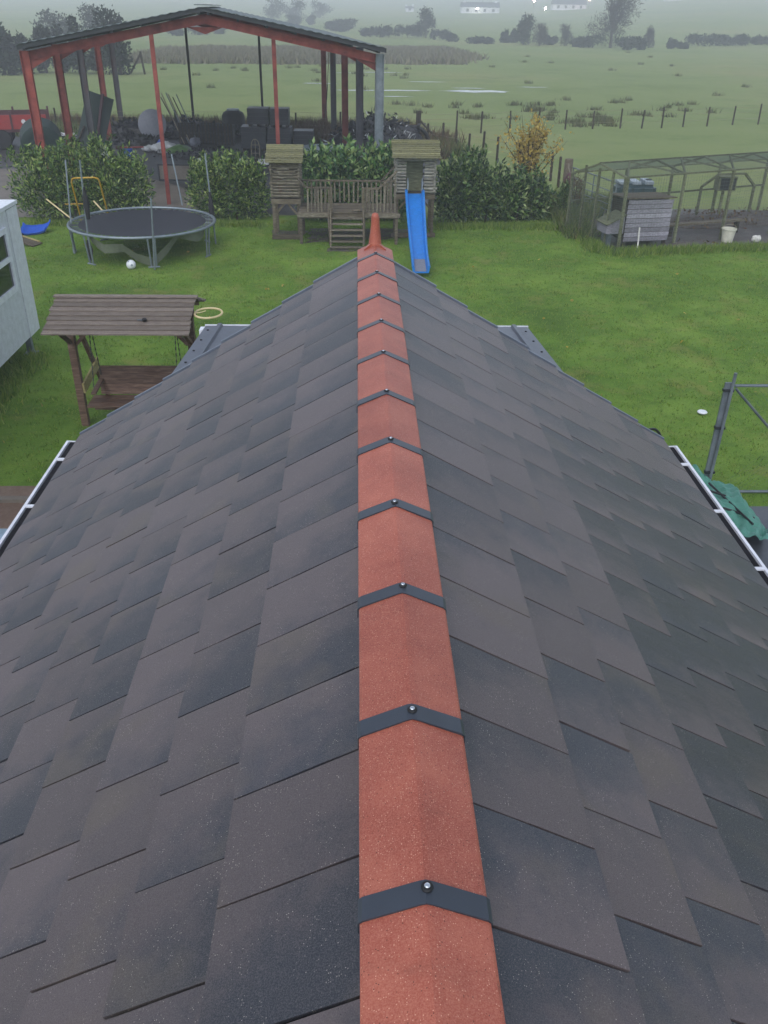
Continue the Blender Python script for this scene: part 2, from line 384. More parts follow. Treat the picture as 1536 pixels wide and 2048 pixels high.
sheet('concrete_apron', wavy([(-11.8, 25.6), (-10.3, 27.4), (-5.2, 27.5), (-5.3, 31.5), (-9, 35.8), (-15, 36.5), (-16, 27)], .1), .012, 'concrete')
sheet('mud_patch', wavy([(6.95, 23.5), (8.3, 23.75), (12.5, 24.9), (22, 26), (22, 29.5), (10, 29.5), (6.4, 29.3), (6.4, 25.7)], .12), .010, 'mud')
sheet('path', [(-12, -6), (-2.1, -6), (-2.1, 10.36), (-12, 10.3)], .010, 'path_dirt')
tag(MB().lim((-12, 9.88, .0), (-2.1, 9.98, .06)).build('path_kerb', 'concrete'), kind='structure')
sheet('soil_patch', wavy([(-2.55, 24.85), (-1.65, 24.85), (-1.6, 25.9), (-2.6, 25.9)], .08, .25), .009, 'mud')
sheet('soil_patch', wavy([(-1.5, 24.4), (1.9, 25.2), (1.9, 26.3), (-1.5, 26.2)], .1, .3), .0095, 'mud')
sheet('soil_patch', wavy([(-.9, 23.5), (.1, 23.5), (.1, 23.9), (-.9, 23.9)], .07, .2), .009, 'mud')
sheet('patio', [(2.1, -6), (12, -6), (12, 9.75), (2.1, 9.75)], .012, 'wet_slab')
for (cx, cy, rx, ry) in ((-3.3, 82.6, 1.3, .5), (3.3, 76.3, 2.2, .5), (-.2, 75.9, 1.6, .4), (9.6, 76.4, 2.4, 1.1), (2.3, 98.4, 1.8, .6), (-1.3, 96.8, 1.0, .4), (2.4, 70.8, 1.4, .25), (9.2, 79.5, 1.4, .3), (15, 81.5, 1.2, .3), (6.0, 86, 1.6, .3)):
    n = 26; ph = random.random()*6
    poly = [(cx+rx*math.cos(2*math.pi*i/n)*(1+.28*math.sin(3*i+ph)+J(.15)), cy+ry*math.sin(2*math.pi*i/n)*(1+.25*math.sin(5*i+ph)+J(.2))) for i in range(n)]
    sheet('puddle', poly, .012, 'water')

# ------------------------------------------------------------------ the house with its tiled roof
ZR = 5.65-1.467; TN = .645; TH = math.atan(TN); CT = math.cos(TH)
YB = -1.6; YV = {1: 6.33, -1: 6.42}
house = thing('house', 'single storey house with grey brown mineral tiled roof and red ridge capping', 'house', (0, 2.4, 0))
wl = MB(); wl.lim((-2.05, YB+.2, 0), (2.05, 6.1, 2.55))
wl.extr([(-2.05, 2.55), (2.05, 2.55), (0, 2.55+2.05*.62)], lambda u, v_, t_: (u, t_, v_), YB+.2, 6.1)
wl.build('wall', 'render_wall', house)
E0, EX, TL, TW, STEP = .512, .286, .42, .311, .029
ntile = 0
for s in (1, -1):
    # local frame of the slope: x down the slope, z out of it
    ex = Vector((s*CT, 0, -math.sin(TH))); ez = Vector((s*math.sin(TH), 0, CT)); ey = ez.cross(ex)
    O = Vector((0, 0, ZR-.064))
    T4 = Matrix(((ex.x, ey.x, ez.x, O.x), (ex.y, ey.y, ez.y, O.y), (ex.z, ey.z, ez.z, O.z), (0, 0, 0, 1)))
    yv = YV[s]; a, b = sorted((s*YB, s*(yv-.012)))
    slope = MB(T4).lim((.02, a, -.06), (2.83, b, -.002)).build('roof_slope', 'underlay', house)
    WM[slope.name] = Matrix.Identity(4)
    def tile_me(wd, seed):
        rr = random.Random(seed); n = 5; vs = []; fs = []
        for j in range(n+1):
            x = TL*j/n; zb = .003+STEP*x/TL; e1 = -wd/2+rr.uniform(0, .0022); e2 = wd/2-rr.uniform(0, .0022)
            dx = 0 if j < n else rr.uniform(-.002, .002)
            vs += [(x+dx, e1, zb+.010), (x-dx, e2, zb+.010), (x-dx, e2, zb), (x+dx, e1, zb)]
        for j in range(n):
            k = 4*j
            for q in range(4): fs.append((k+q, k+(q+1) % 4, k+4+(q+1) % 4, k+4+q))
        fs += [(3, 2, 1, 0), (4*n, 4*n+1, 4*n+2, 4*n+3)]
        m = objmesh('tile', vs, [f[::-1] for f in fs], 'tile')
        bm = bmesh.new(); bm.from_mesh(m); bmesh.ops.recalc_face_normals(bm, faces=bm.faces); bm.to_mesh(m); bm.free()
        return m
    pool = [tile_me(TW-g, i*7+s) for i, g in enumerate((.0035, .004, .005, .003, .0055, .0045))]
    rest = MB(T4)
    for k in range(9):
        ue = E0+EX*k
        v0 = (.928 if s < 0 else 1.073-.311) + (.156 if k % 2 else 0)
        i0 = int((YB-v0)/TW)-1
        for i in range(i0, 40):
            va, vb = v0+i*TW, v0+(i+1)*TW
            va, vb = max(va, YB), min(vb, yv-.036)
            if vb-va < .05: continue
            full = vb-va > TW-.001; vc = (va+vb)/2
            corners = [T4 @ Vector((u, s*q, .02)) for u in (ue-EX, ue) for q in (va, vb)]
            if in_frame(corners):
                me = random.choice(pool) if full else tile_me(vb-va-.004, i*31+k)
                o = bpy.data.objects.new('tile', me); COL.objects.link(o); o.parent = slope; ntile += 1
                o.matrix_local = T4 @ Matrix.Translation((ue-TL+J(.003), s*vc, random.uniform(0, .0016))) @ Matrix.Rotation(J(.0045), 4, 'Z') @ Matrix.Rotation(J(.006), 4, 'X')
                X = ue*CT; wz = 0
                if s > 0: wz = max(0, 1-((X-1.75)/.75)**2)*max(0, 1-((vc-3.3-.55*(X-1.7))/1.9)**2)
                wz = min(1, wz*3)*(.6+.4*random.random()) if wz > 0 else 0
                tone = .5+.33*random.uniform(-1, 1)+(.12 if s > 0 and X < .5 and vc < 2 else 0)+.5*wz
                o.color = (wz, tone, min(1, random.random()*.85+(.22 if s > 0 else 0)), 1)
            else:
                rest.lim((ue-TL, s*va+.002, .005+.0002*(i % 3)), (ue, s*vb-.002, .026+.0002*(i % 3)))
        # verge strip at the end of each course
        vm = MB(T4); x0 = (.12 if k == 0 else ue-EX+.004)
        vm.box(((x0+ue)/2, s*(yv-.012), .010+STEP*(1-.5*(ue-x0)/TL)), (ue-x0, .024, .030), Matrix.Rotation(-STEP/TL, 3, 'Y'))
        vm.build('verge_strip', 'verge', slope)
    tag(rest.build('tile_courses', 'tile', slope), kind='stuff')
    # gutter on the eave with its brackets
    gx0, gz = 2.345, ZR-1.61
    prof = [(0, .02), (0, -.075), (.09, -.075), (.112, .055), (.092, .055), (.078, -.05), (.012, -.05), (.012, .02)]
    gm = MB(); y1 = yv-.13
    gm.extr(prof, lambda u, v_, t_: (s*(gx0+u), t_, gz+v_), YB, y1); gm.extr([(0, -.075), (.09, -.075), (.112, .055), (0, .05)], lambda u, v_, t_: (s*(gx0+u), t_, gz+v_), y1, y1+.012)
    gut = gm.build('gutter', 'gutter', house)
    MB().lim((s*(gx0+.013), YB+.01, gz-.045), (s*(gx0+.082), y1-.002, gz+.047)).build('gutter_silt_shade', 'muck_shade', gut)  # dark fill paints in the shaded, dirty inside of the white channel
    for q in range(9):
        yb = y1-.32-.72*q
        MB().lim((s*(gx0-.01), yb-.014, gz+.048), (s*(gx0+.095), yb+.014, gz+.06)).build('gutter_bracket', 'gutter', gut)
    MB().lim((s*2.30, YB, gz-.14), (s*2.35, yv-.15, gz+.03)).build('fascia_board', 'fascia', house)
print('TILES', ntile)
# ridge capping
CW, CDR = .127, .059
capsec = [(-CW, -CDR), (-CW+.006, -CDR+.0055), (-.012, -.0035), (0, 0), (.012, -.0035), (CW-.006, -CDR+.0055), (CW, -CDR), (CW, -CDR-.02), (CW-.006, -CDR-.02), (CW-.006, -CDR-.006), (0, -.010), (-CW+.006, -CDR-.006), (-CW+.006, -CDR-.02), (-CW, -CDR-.02)]
def sec(off, skirt):
    o = off
    return [(-CW-o, -CDR+o*.3), (-CW+.004, -CDR+.006+o), (-.012, -.0035+o), (0, o), (.012, -.0035+o), (CW-.004, -CDR+.006+o), (CW+o, -CDR+o*.3), (CW+o, -CDR-skirt), (CW+.0006, -CDR-skirt), (CW+.0006, -CDR+.0003), (.012, -.003), (0, .0006), (-.012, -.003), (-CW-.0006, -CDR+.0003), (-CW-.0006, -CDR-skirt), (-CW-o, -CDR-skirt)]
rc_me = MB().extr(capsec, lambda u, v_, t_: (u, t_, v_), .0008, .4992).me('ridge_tile', 'ridge')
rc_end = MB().extr(capsec, lambda u, v_, t_: (u, t_, v_), .0008, .33).me('ridge_tile', 'ridge')
st_me = MB().extr(sec(.004, .03), lambda u, v_, t_: (u, t_, v_), -.026, .026).me('strap', 'strap')
bw_me = MB().lathe([(.0125, .0), (.0125, .002), (.0095, .0035), (.0001, .0035)], seg=16).me('washer', 'black', True)
bh_me = MB().lathe([(.0065, 0), (.0062, .0028), (.0045, .0042), (.0001, .0046)], seg=12).me('bolt_head', 'bolt', True)
for n in range(-5, 11):
    y = 1.056+.5*n
    o = link('ridge_tile', rc_me if n < 10 else rc_end, house); o.matrix_basis = Matrix.Translation((J(.0012), y, ZR+J(.0008)))
    WM[o.name] = o.matrix_basis.copy()
    if n > 10: continue
    s_ = link('strap', st_me, o); s_.matrix_parent_inverse = Matrix.Identity(4); s_.rotation_euler.z = J(.022); s_.location = (J(.0012), J(.012), 0)
    b_ = link('washer', bw_me, o); b_.matrix_parent_inverse = Matrix.Identity(4); b_.location = (J(.004), s_.location.y+.004+J(.006), .004)
    h_ = link('bolt', bh_me, o); h_.matrix_parent_inverse = Matrix.Identity(4); h_.location = (b_.location.x, b_.location.y, .0074)
for s in (1, -1):
    MB().lim((s*(CW-.016), YB, ZR-CDR-.062), (s*(CW-.008), 6.37, ZR-CDR-.008)).build('foam_seal', 'black', house)
# finial on the last ridge tile
fm = MB(); yf = 6.335; seg = 12
fm.tube([(0, yf, ZR-.03), (0, yf, ZR+.02), (.001, yf+.004, ZR+.08), (.001, yf+.002, ZR+.14), (0, yf-.004, ZR+.185), (-.001, yf-.012, ZR+.205), (-.001, yf-.018, ZR+.212)], [.050, .044, .037, .031, .029, .023, .008], seg)
for s in (1, -1):
    fm.add([(s*.004, yf-.03, ZR+.026), (s*.004, yf+.03, ZR+.026), (s*.004, yf-.03, ZR-.01), (s*.004, yf+.03, ZR-.01), (s*.078, yf-.062, ZR-.026), (s*.074, yf-.01, ZR-.022), (s*.078, yf-.062, ZR-.048), (s*.074, yf-.01, ZR-.044)],
           [(0, 1, 5, 4), (2, 6, 7, 3), (0, 4, 6, 2), (1, 3, 7, 5), (4, 5, 7, 6), (0, 2, 3, 1)])
fm.build('finial', 'ridge', house, True)
# lean-to canopy of ribbed metal sheet beyond the gable
lean = thing('lean_to_canopy', 'ribbed grey metal lean-to roof with white edge beyond the tiled gable', 'canopy', (0, 10, 0))
z0, z1, ya, yb = 2.62, 2.2, 6.15, 10.5
def lz(y): return z0+(z1-z0)*(y-ya)/(yb-ya)
prof = [(-2.02, 0)]
for i in range(10):
    x = -1.84+.409*i; prof += [(x-.035, 0), (x-.022, .035), (x+.022, .035), (x+.035, 0)]
prof += [(2.02, 0)]
prof = prof+[(u, v_-.008) for u, v_ in reversed(prof)]
shm = MB(); n = len(prof)
shm.add([(u, ya, lz(ya)+v_) for u, v_ in prof]+[(u, yb, lz(yb)+v_) for u, v_ in prof], [(i, i+n, (i+1) % n+n, (i+1) % n) for i in range(n)])
sh_o = shm.build('metal_sheet', 'metal_sheet', lean)
MB().lim((-2.03, yb+.003, z1-.1), (2.03, yb+.02, z1+.012)).build('white_edge', 'upvc', lean)
MB().lim((-2.08, yb-.16, z1-.13), (-2.024, yb-.02, z1-.005)).build('gutter_end', 'upvc', lean)
for s in (1, -1):
    for q in range(8):
        y = yb-.25-.5*q
        MB().lathe([(.014, 0), (.014, .008), (.001, .012)], (s*1.955, y, lz(y)+.001), 8).build('screw', 'black', sh_o)
    MB().lim((s*1.95-.05, yb-.1, 0), (s*1.95+.05, yb-.0, z1-.13)).build('post', 'old_wood', lean)
MB().lim((-1.98, yb-.1, z1-.128), (1.98, yb-.0, z1-.012)).build('beam', 'old_wood', lean)

# ------------------------------------------------------------------ grey cabin on the left
cabin = thing('cabin', 'pale grey panelled cabin with white framed window standing on corner legs', 'cabin', (-7.4, 12, 0))
cx = -6.1
MB().lim((-8.9, 7.0, .38), (cx, 15.35, 2.62)).build('wall_panel', 'cabin_panel', cabin)
MB().lim((-8.9, 15.362, .38), (cx+.012, 15.86, 2.60)).build('corner_panel', 'cabin_trim', cabin)
MB().lim((-8.85, 15.3, .40), (cx-.01, 15.4, 2.6)).build('seam', 'seam', cabin)
MB().lim((-9.0, 6.9, 2.62), (cx+.03, 15.89, 2.68)).build('roof_edge', 'upvc', cabin)
for y in (7.4, 15.5):
    for x in (cx-.1, -8.7):
        lg = MB().lim((x-.05, y-.05, .02), (x+.05, y+.05, .379)).build('leg', 'galv_dull', cabin)
        MB().lim((x-.11, y-.11, .012), (x+.11, y+.11, .03)).build('foot_plate', 'galv_dull', lg)
wf = MB()
for a_, b_ in (((cx, 12.9, 1.30), (cx+.04, 15.17, 1.40)), ((cx, 12.9, 1.82), (cx+.04, 15.07, 1.90)), ((cx, 12.9, 2.28), (cx+.04, 15.17, 2.37)), ((cx, 15.07, 1.40), (cx+.04, 15.17, 2.28)), ((cx, 12.9, 1.40), (cx+.04, 13.0, 2.28))): wf.lim(a_, b_)
win = wf.build('window', 'upvc', cabin)
MB().lim((cx+.004, 13.0, 1.402), (cx+.012, 15.068, 1.818)).build('pane', 'glass', win)
MB().lim((cx+.004, 13.0, 1.902), (cx+.012, 15.068, 2.278)).build('pane', 'glass', win)

# ------------------------------------------------------------------ swing seat under a slatted roof
sw = thing('swing_seat', 'brown timber garden swing seat hanging under a slatted pitched roof', 'swing seat', (-3.45, 12.5, 0))
x0, x1 = -4.46, -2.46
ridgeY, ridgeZ, eY, eZ = 12.35, 2.0, 11.55, 1.72
nsl = 8
for side in (1, -1):
    for i in range(nsl):
        f0 = i/nsl; f1 = (i+1)/nsl+.04
        ya_ = ridgeY-side*(ridgeY-eY)*f0; yb_ = ridgeY-side*(ridgeY-eY)*f1
        za, zb = ridgeZ-(ridgeZ-eZ)*f0, ridgeZ-(ridgeZ-eZ)*f1+.018
        jx = J(.008); MB().bar(((x0+x1)/2+jx, ya_, za-.006), ((x0+x1)/2+jx, yb_, zb+.004), x1-x0+J(.015), .02, (0, 0, 1)).build('roof_slat', 'swing_slat', sw)
MB().lim((x0-.02, ridgeY-.05, ridgeZ+.012), (x1+.03, ridgeY+.05, ridgeZ+.035)).build('ridge_board', 'swing_slat', sw)
for X in (x0+.12, x1-.12):
    ls = -1 if X < -3.4 else 1
    MB().bar((X, 12.34, 0), (X+.0, 12.34, 1.82), .105, .105).build('post', 'swing_wood', sw)
    MB().bar((X+.04*-ls, 13.55, 0), (X+.04*-ls, 12.45, 1.72), .08, .05, (1, 0, 0)).build('leg', 'swing_wood', sw)
    MB().bar((X-ls*.07, 12.30, .62), (X-ls*.07, 13.2, .72), .03, .16).build('cross_board', 'new_timber', sw)
    MB().bar((X, 12.28, 1.35), (X, 11.75, 1.72), .05, .05).build('brace', 'swing_wood', sw)
    MB().bar((X, 11.62, eZ-.01), (X, ridgeY, ridgeZ-.06), .05, .07).build('rafter', 'swing_wood', sw)
    MB().bar((X, 13.08, eZ-.01), (X, ridgeY, ridgeZ-.06), .05, .07).build('rafter', 'swing_wood', sw)
    MB().bar((X-ls*.06, 12.36, 1.3), (X-ls*.45, 12.36, 1.72), .05, .05, (0, 1, 0)).build('brace', 'swing_wood', sw)
MB().lim((x0+.05, 12.30, 1.73), (x1-.05, 12.40, 1.84)).build('beam', 'swing_wood', sw)
bx0, bx1 = -4.06, -2.78
bench = MB().bar((bx0, 12.40, .42), (bx1, 12.40, .42), .06, .05).bar((bx0, 12.05, .42), (bx1, 12.05, .42), .06, .05).build('bench', 'swing_wood', sw)
for i in range(3): MB().bar((bx0-.10, 12.03+.15*i, .462), (bx1+.10, 12.03+.15*i, .462+.006*i), .135, .026).build('seat_board', 'swing_wood', bench)
for i in range(3): MB().bar((bx0, 12.46+.04*i, .55+.135*i), (bx1, 12.46+.04*i, .55+.135*i), .025, .150, (0, .28, 1)).build('back_board', 'swing_wood', bench)
for X in (bx0+.02, bx1-.02):
    MB().bar((X, 12.0, .66), (X, 12.55, .70), .07, .03).build('arm_rest', 'swing_wood', bench)
    for yy in (12.06, 12.52):
        pts = [Vector((X, yy, .7)).lerp(Vector((X, 12.34, 1.74)), q/24) for q in range(25)]
        ch = MB()
        for q in range(24): ch.bar(pts[q], pts[q+1], .016 if q % 2 else .005, .005 if q % 2 else .016)
        ch.build('chain', 'chain', sw)
# hoop mounted beside the swing roof, small lamp on the slats
hp = thing('hoop', 'cream hoop on a short arm fixed beside the swing seat roof', 'hoop', (-2.26, 12.13, 1.85))
MB().tube([(-2.26+.195*math.cos(a), 12.13+.235*math.sin(a), 1.85) for a in np.linspace(0, 2*math.pi, 28, endpoint=False)], .016, 6, closed=True).build('ring', 'cream', hp, True)
MB().bar((-2.56, 12.2, 1.82), (-2.44, 12.13, 1.84), .05, .03).build('arm', 'swing_wood', hp)
MB().tube([(-2.44, 12.13, 1.85), (-2.36, 12.16, 1.852), (-2.31, 12.22, 1.855)], .008, 6).build('stay', 'cream', hp)
lp = thing('solar_lamp', 'small black lamp lying on the swing seat roof slats', 'lamp', (-3.1, 11.8, 1.84))
MB().lathe([(.03, 0), (.035, .03), (.02, .045), (.001, .048)], (-3.1, 11.8, 1.835), 10).build('lamp_body', 'black', lp, True)
MB().bar((-3.2, 11.82, 1.845), (-3.12, 11.8, 1.85), .02, .012).build('lamp_arm', 'galv_dull', lp)

# ------------------------------------------------------------------ trampoline
tr = thing('trampoline', 'round trampoline with dark mat, grey steel frame and bare net poles', 'trampoline', (-5.73, 23.4, 0))
tc, tR, tz = Vector((-5.73, 23.4, 0)), 1.86, .75
MB().tube([(tc.x+tR*math.cos(a), tc.y+tR*math.sin(a), tz) for a in np.linspace(0, 2*math.pi, 56, endpoint=False)], .034, 8, closed=True).build('rim', 'tramp_frame', tr, True)
mt = MB(); n = 56
for ring, (r_, dz) in enumerate(((1.62, -.01), (1.2, -.03), (.6, -.045))):
    mt.v += [(tc.x+r_*math.cos(2*math.pi*i/n), tc.y+r_*math.sin(2*math.pi*i/n), tz+dz) for i in range(n)]
for g in range(2): mt.f += [(g*n+i, g*n+(i+1) % n, (g+1)*n+(i+1) % n, (g+1)*n+i) for i in range(n)]
mt.f.append(tuple(2*n+i for i in range(n)))
mt.build('jump_mat', 'tramp_mat', tr, True)
spring = MB().tube([(1.62, 0, -.012), (1.72, 0, -.008), (1.83, 0, 0)], .009, 5).me('spring', 'galv_dull')
pad = MB().add([(1.63, -.075, -.014), (1.80, -.07, -.01), (1.80, .07, -.01), (1.63, .075, -.014)], [(0, 1, 2, 3)]).me('pad_piece', 'tramp_pad')
for i in range(60):
    M_ = Matrix.Translation((tc.x, tc.y, tz)) @ Matrix.Rotation(2*math.pi*i/60, 4, 'Z')
    o = link('spring', spring, tr); o.matrix_basis = M_
    if random.random() < .75:
        o = link('pad_piece', pad, tr); o.matrix_basis = Matrix.Translation((tc.x, tc.y, tz-.012)) @ Matrix.Rotation(2*math.pi*(i+.5+J(.2))/60, 4, 'Z')
for ang in (-125, -72, -18, 180+8, 36, 90, 140):
    a = R(ang); d = Vector((math.cos(a), math.sin(a), 0)); q = Vector((-math.sin(a), math.cos(a), 0))
    p = tc+d*(tR-.0)
    lg = MB().tube([p+q*.09+Vector((0, 0, tz)), p+q*.06-d*.05+Vector((0, 0, .05))], .022, 6).tube([p-q*.09+Vector((0, 0, tz)), p-q*.06-d*.05+Vector((0, 0, .05))], .022, 6)
    lg.tube([p+q*.14-d*.05+Vector((0, 0, .024)), p-q*.14-d*.05+Vector((0, 0, .024))], .022, 6)
    lg.build('leg', 'tramp_frame', tr, True)
for (bx, by, tx, ty, zt, zb) in ((-7.55, 23.1, -7.44, 23.3, 2.26, .0), (-6.82, 22.0, -6.68, 21.95, 2.45, .0), (-4.0, 24.2, -4.12, 24.4, 2.3, .0), (-5.05, 25.45, -5.24, 25.6, 2.11, .78), (-5.12, 21.48, -5.0, 21.45, 1.7, .0)):
    MB().tube([(bx, by, zb), (tx, ty, zt)], .022, 7).build('net_pole', 'tramp_frame', tr, True)
for (px, py, za, zb) in ((-6.70, 21.98, 1.1, 1.85), (-4.06, 24.3, .55, 1.35), (-6.80, 22.0, .1, .6)):
    MB().tube([(px, py, za), (px+J(.02), py, (za+zb)/2), (px, py, zb)], [.05, .075, .035], 7).build('furled_net', 'tramp_pad', tr, True)
nm = MB(); hang = [(-125, .18), (-110, .38), (-95, .34), (-84, .58), (-72, .70), (-60, .42), (-48, .1), (-30, .26), (-18, .2)]
for (a0, h0), (a1, h1) in zip(hang, hang[1:]):
    for q in range(4):
        fa, fb = q/4, (q+1)/4; aa, ab = R(a0+(a1-a0)*fa), R(a0+(a1-a0)*fb); ha, hb = h0+(h1-h0)*fa, h0+(h1-h0)*fb
        P_ = lambda a, h, r_: (tc.x+r_*math.cos(a), tc.y+r_*math.sin(a), tz-.03-h)
        nm.add([P_(aa, max(0, ha-.22), tR-.07), P_(ab, max(0, hb-.22), tR-.07), P_(ab, hb, tR-.12+.05*math.sin(9*ab)), P_(aa, ha, tR-.12+.05*math.sin(9*aa))], [(0, 1, 2, 3)])
nm.build('torn_net', 'net_cloth', tr, True)

# yellow tubular frame behind the trampoline
yf_ = thing('toy_goal_frame', 'yellow tubular toy goal frame leaning behind the trampoline', 'goal frame', (-8.2, 26.2, 0))
MB().tube([(-8.25, 26.5, 0), (-8.17, 25.85, 1.3), (-8.13, 25.82, 1.39), (-8.05, 25.8, 1.42), (-7.5, 25.8, 1.44), (-7.42, 25.82, 1.41), (-7.39, 25.86, 1.34), (-7.45, 26.6, 0)], .024, 7).build('tube_frame', 'yellow_tube', yf_, True)
MB().tube([(-9.1, 26.3, .75), (-8.2, 25.5, .35)], .022, 6).build('stay', 'cream', yf_)
MB().tube([(-7.7, 26.1, .75), (-7.2, 25.6, .4)], .022, 6).build('stay', 'cream', yf_)
MB().tube([(-8.6, 26.3, .62), (-7.9, 26.3, .64)], .015, 6).build('cross_tube', 'yellow_tube', yf_)

# ------------------------------------------------------------------ timber play towers with deck, stairs and slide
ph = thing('play_house', 'weathered timber play towers joined by a railed deck with stairs and blue slide', 'play house', (-.2, 24.9, 0))
def tower(xa, xb, yfr, depth, zf, ze, zr, lm, opening=None, roof_over=.12):
    yb_ = yfr+depth
    for X in (xa+.045, xb-.045):
        for Y in (yfr+.045, yb_-.045):
            MB().lim((X-.045, Y-.045, 0), (X+.045, Y+.045, zf)).build('leg', 'old_wood', ph)
    MB().lim((xa-.02, yfr-.03, zf), (xb+.02, yb_+.03, zf+.13)).build('floor_frame', 'old_wood', ph)
    for X, d_ in ((xa+.09, 1), (xb-.09, -1)):
        MB().bar((X, yfr+.03, zf-.28), (X+d_*.24, yfr+.03, zf-.005), .05, .05, (0, 1, 0)).build('brace', 'old_wood', ph)
    n = 11; z = zf+.16; st_ = (ze-.02-z)/n
    for i in range(n):
        zc = z+st_*(i+.5); r_ = st_*.45
        if opening and i < n-1:
            MB().tube([(xa-.05-J(.03), yfr, zc), (opening[0], yfr, zc)], r_, 6).build('log', lm, ph)
            MB().tube([(opening[1], yfr, zc), (xb+.05+J(.03), yfr, zc)], r_, 6).build('log', lm, ph)
        else:
            MB().tube([(xa-.03-J(.03), yfr, zc+J(.008)), (xb+.03+J(.03), yfr, zc+J(.008))], r_, 6).build('log', lm, ph)
        for X in (xa+.01, xb-.01): MB().tube([(X, yfr-.07-J(.03), zc+st_*.5), (X, yb_+.06, zc+st_*.5)], r_*.95, 6).build('log', lm, ph)
        if not opening or i % 2 == 0: MB().tube([(xa-.03, yb_, zc), (xb+.03, yb_, zc)], r_, 6).build('log', lm, ph)
    ym = (yfr+yb_)/2; ns = 9
    for side in (1, -1):
        e_ = (ym-(yfr-.24))
        for i in range(ns):
            f0, f1 = i/ns, (i+1)/ns+.05
            MB().bar(((xa+xb)/2, ym-side*e_*f0, zr-(zr-ze)*f0), ((xa+xb)/2, ym-side*e_*f1, zr-(zr-ze)*f1+.04), xb-xa+2*roof_over+J(.03), .02).build('roof_board', 'mossy_plank', ph)
    MB().lim((xa-roof_over, ym-.05, zr+.01), (xb+roof_over, ym+.05, zr+.035)).build('ridge_board', 'mossy_plank', ph)
    for X in (xa-.02, xb+.02):
        MB().add([(X-.012, yfr+.02, ze-.02), (X-.012, yb_-.02, ze-.02), (X-.012, ym, zr-.04), (X+.012, yfr+.02, ze-.02), (X+.012, yb_-.02, ze-.02), (X+.012, ym, zr-.04)], [(0, 1, 2), (3, 5, 4), (0, 3, 4, 1), (1, 4, 5, 2), (2, 5, 3, 0)]).build('gable_board', lm, ph)
tower(-2.47, -1.70, 24.87, .92, .95, 2.04, 2.38, 'log_wood')
tower(.96, 2.06, 25.5, .9, .99, 2.10, 2.46, 'pale_log', (1.25, 1.76))
# extra uneven boards over the left tower's front
for (xa, xb, z, w_) in ((-2.30, -1.95, 1.88, .06), (-2.38, -1.8, 1.80, .05), (-2.26, -1.88, 1.74, .05), (-2.4, -2.1, 1.66, .04)): MB().bar((xa, 24.80, z), (xb, 24.80, z+J(.01)), .03, w_).build('board', 'log_wood', ph)
zd = .86
for i in range(9): MB().lim((-1.72, 24.27+.145*i, zd-.03), (1.0, 24.27+.145*i+.135, zd+J(.004))).build('deck_board', 'old_wood', ph)
MB().lim((-1.75, 24.24, zd-.13), (-.84, 24.268, zd-.02)).build('deck_beam', 'log_wood', ph)
MB().lim((.03, 24.24, zd-.13), (1.05, 24.268, zd-.02)).build('deck_beam', 'log_wood', ph)
MB().lim((-1.72, 24.3, zd-.17), (1.0, 24.36, zd-.032)).build('deck_beam', 'old_wood', ph)
MB().lim((-1.72, 25.4, zd-.17), (1.0, 25.46, zd-.032)).build('deck_beam', 'old_wood', ph)
for X in (-1.66, -.86, .06, .95):
    for Y in (24.33, 25.5): MB().lim((X-.04, Y-.04, 0), (X+.04, Y+.04, zd-.171)).build('post', 'old_wood', ph)
def rail(p, q, n, zlo, top=True, tilt=0):
    p, q = Vector(p), Vector(q)
    for i in range(n):
        c = p.lerp(q, (i+.5)/n); MB().bar((c.x+J(.01), c.y, zlo+J(.015)), (c.x+J(.01), c.y, c.z-.02), .045, .022, (0, 1, 0)).build('baluster', 'log_wood', ph)
    MB().bar(p, q, .06, .045).build('hand_rail', 'old_wood', ph)
rail((-1.72, 25.5, 1.47), (1.0, 25.5, 1.47), 21, .9)
rail((-1.5, 24.32, 1.48), (-.84, 24.32, 1.48), 7, .78)
rail((.05, 24.32, 1.47), (.46, 24.32, 1.47), 4, .78)
rail((.46, 24.32, 1.47), (.95, 24.36, 1.92), 5, .80)
MB().bar((-1.5, 24.32, 1.48), (-1.72, 24.45, 1.70), .05, .04).build('hand_rail', 'old_wood', ph)
MB().bar((.55, 25.5, 1.47), (.95, 25.5, 1.88), .06, .045).build('hand_rail', 'old_wood', ph)
for X in (-.82, .04): MB().lim((X-.035, 24.2, .3), (X+.035, 24.30, 1.51)).build('newel_post', 'old_wood', ph)
for X in (-.84, .05): MB().bar((X, 24.25, .92), (X, 23.72, .02), .035, .16).build('stair_string', 'old_wood', ph)
for i in range(6):
    f_ = (i+1)/6.2; yy = 24.25-.5*f_; zz = zd-.84*f_+.02
    MB().lim((-.82, yy-.10, zz-.03), (.03, yy+.04, zz+J(.004))).build('stair_tread', 'log_wood', ph)
MB().bar((-.9, 24.2, 1.1), (-.9, 24.0, .55), .03, .06).build('hand_rail', 'old_wood', ph)
MB().bar((-.9, 24.0, .55), (-.84, 23.75, .08), .03, .06).build('hand_rail', 'old_wood', ph)
MB().bar((-.25, 24.4, zd+.03), (.0, 24.32, zd+.06), .14, .04).build('loose_board', 'old_wood', ph)
MB().lim((.84, 25.16, .02), (2.1, 25.24, .13)).build('ground_beam', 'old_wood', ph)
MB().lim((-2.5, 24.78, .01), (-1.68, 24.86, .14)).build('ground_beam', 'old_wood', ph)
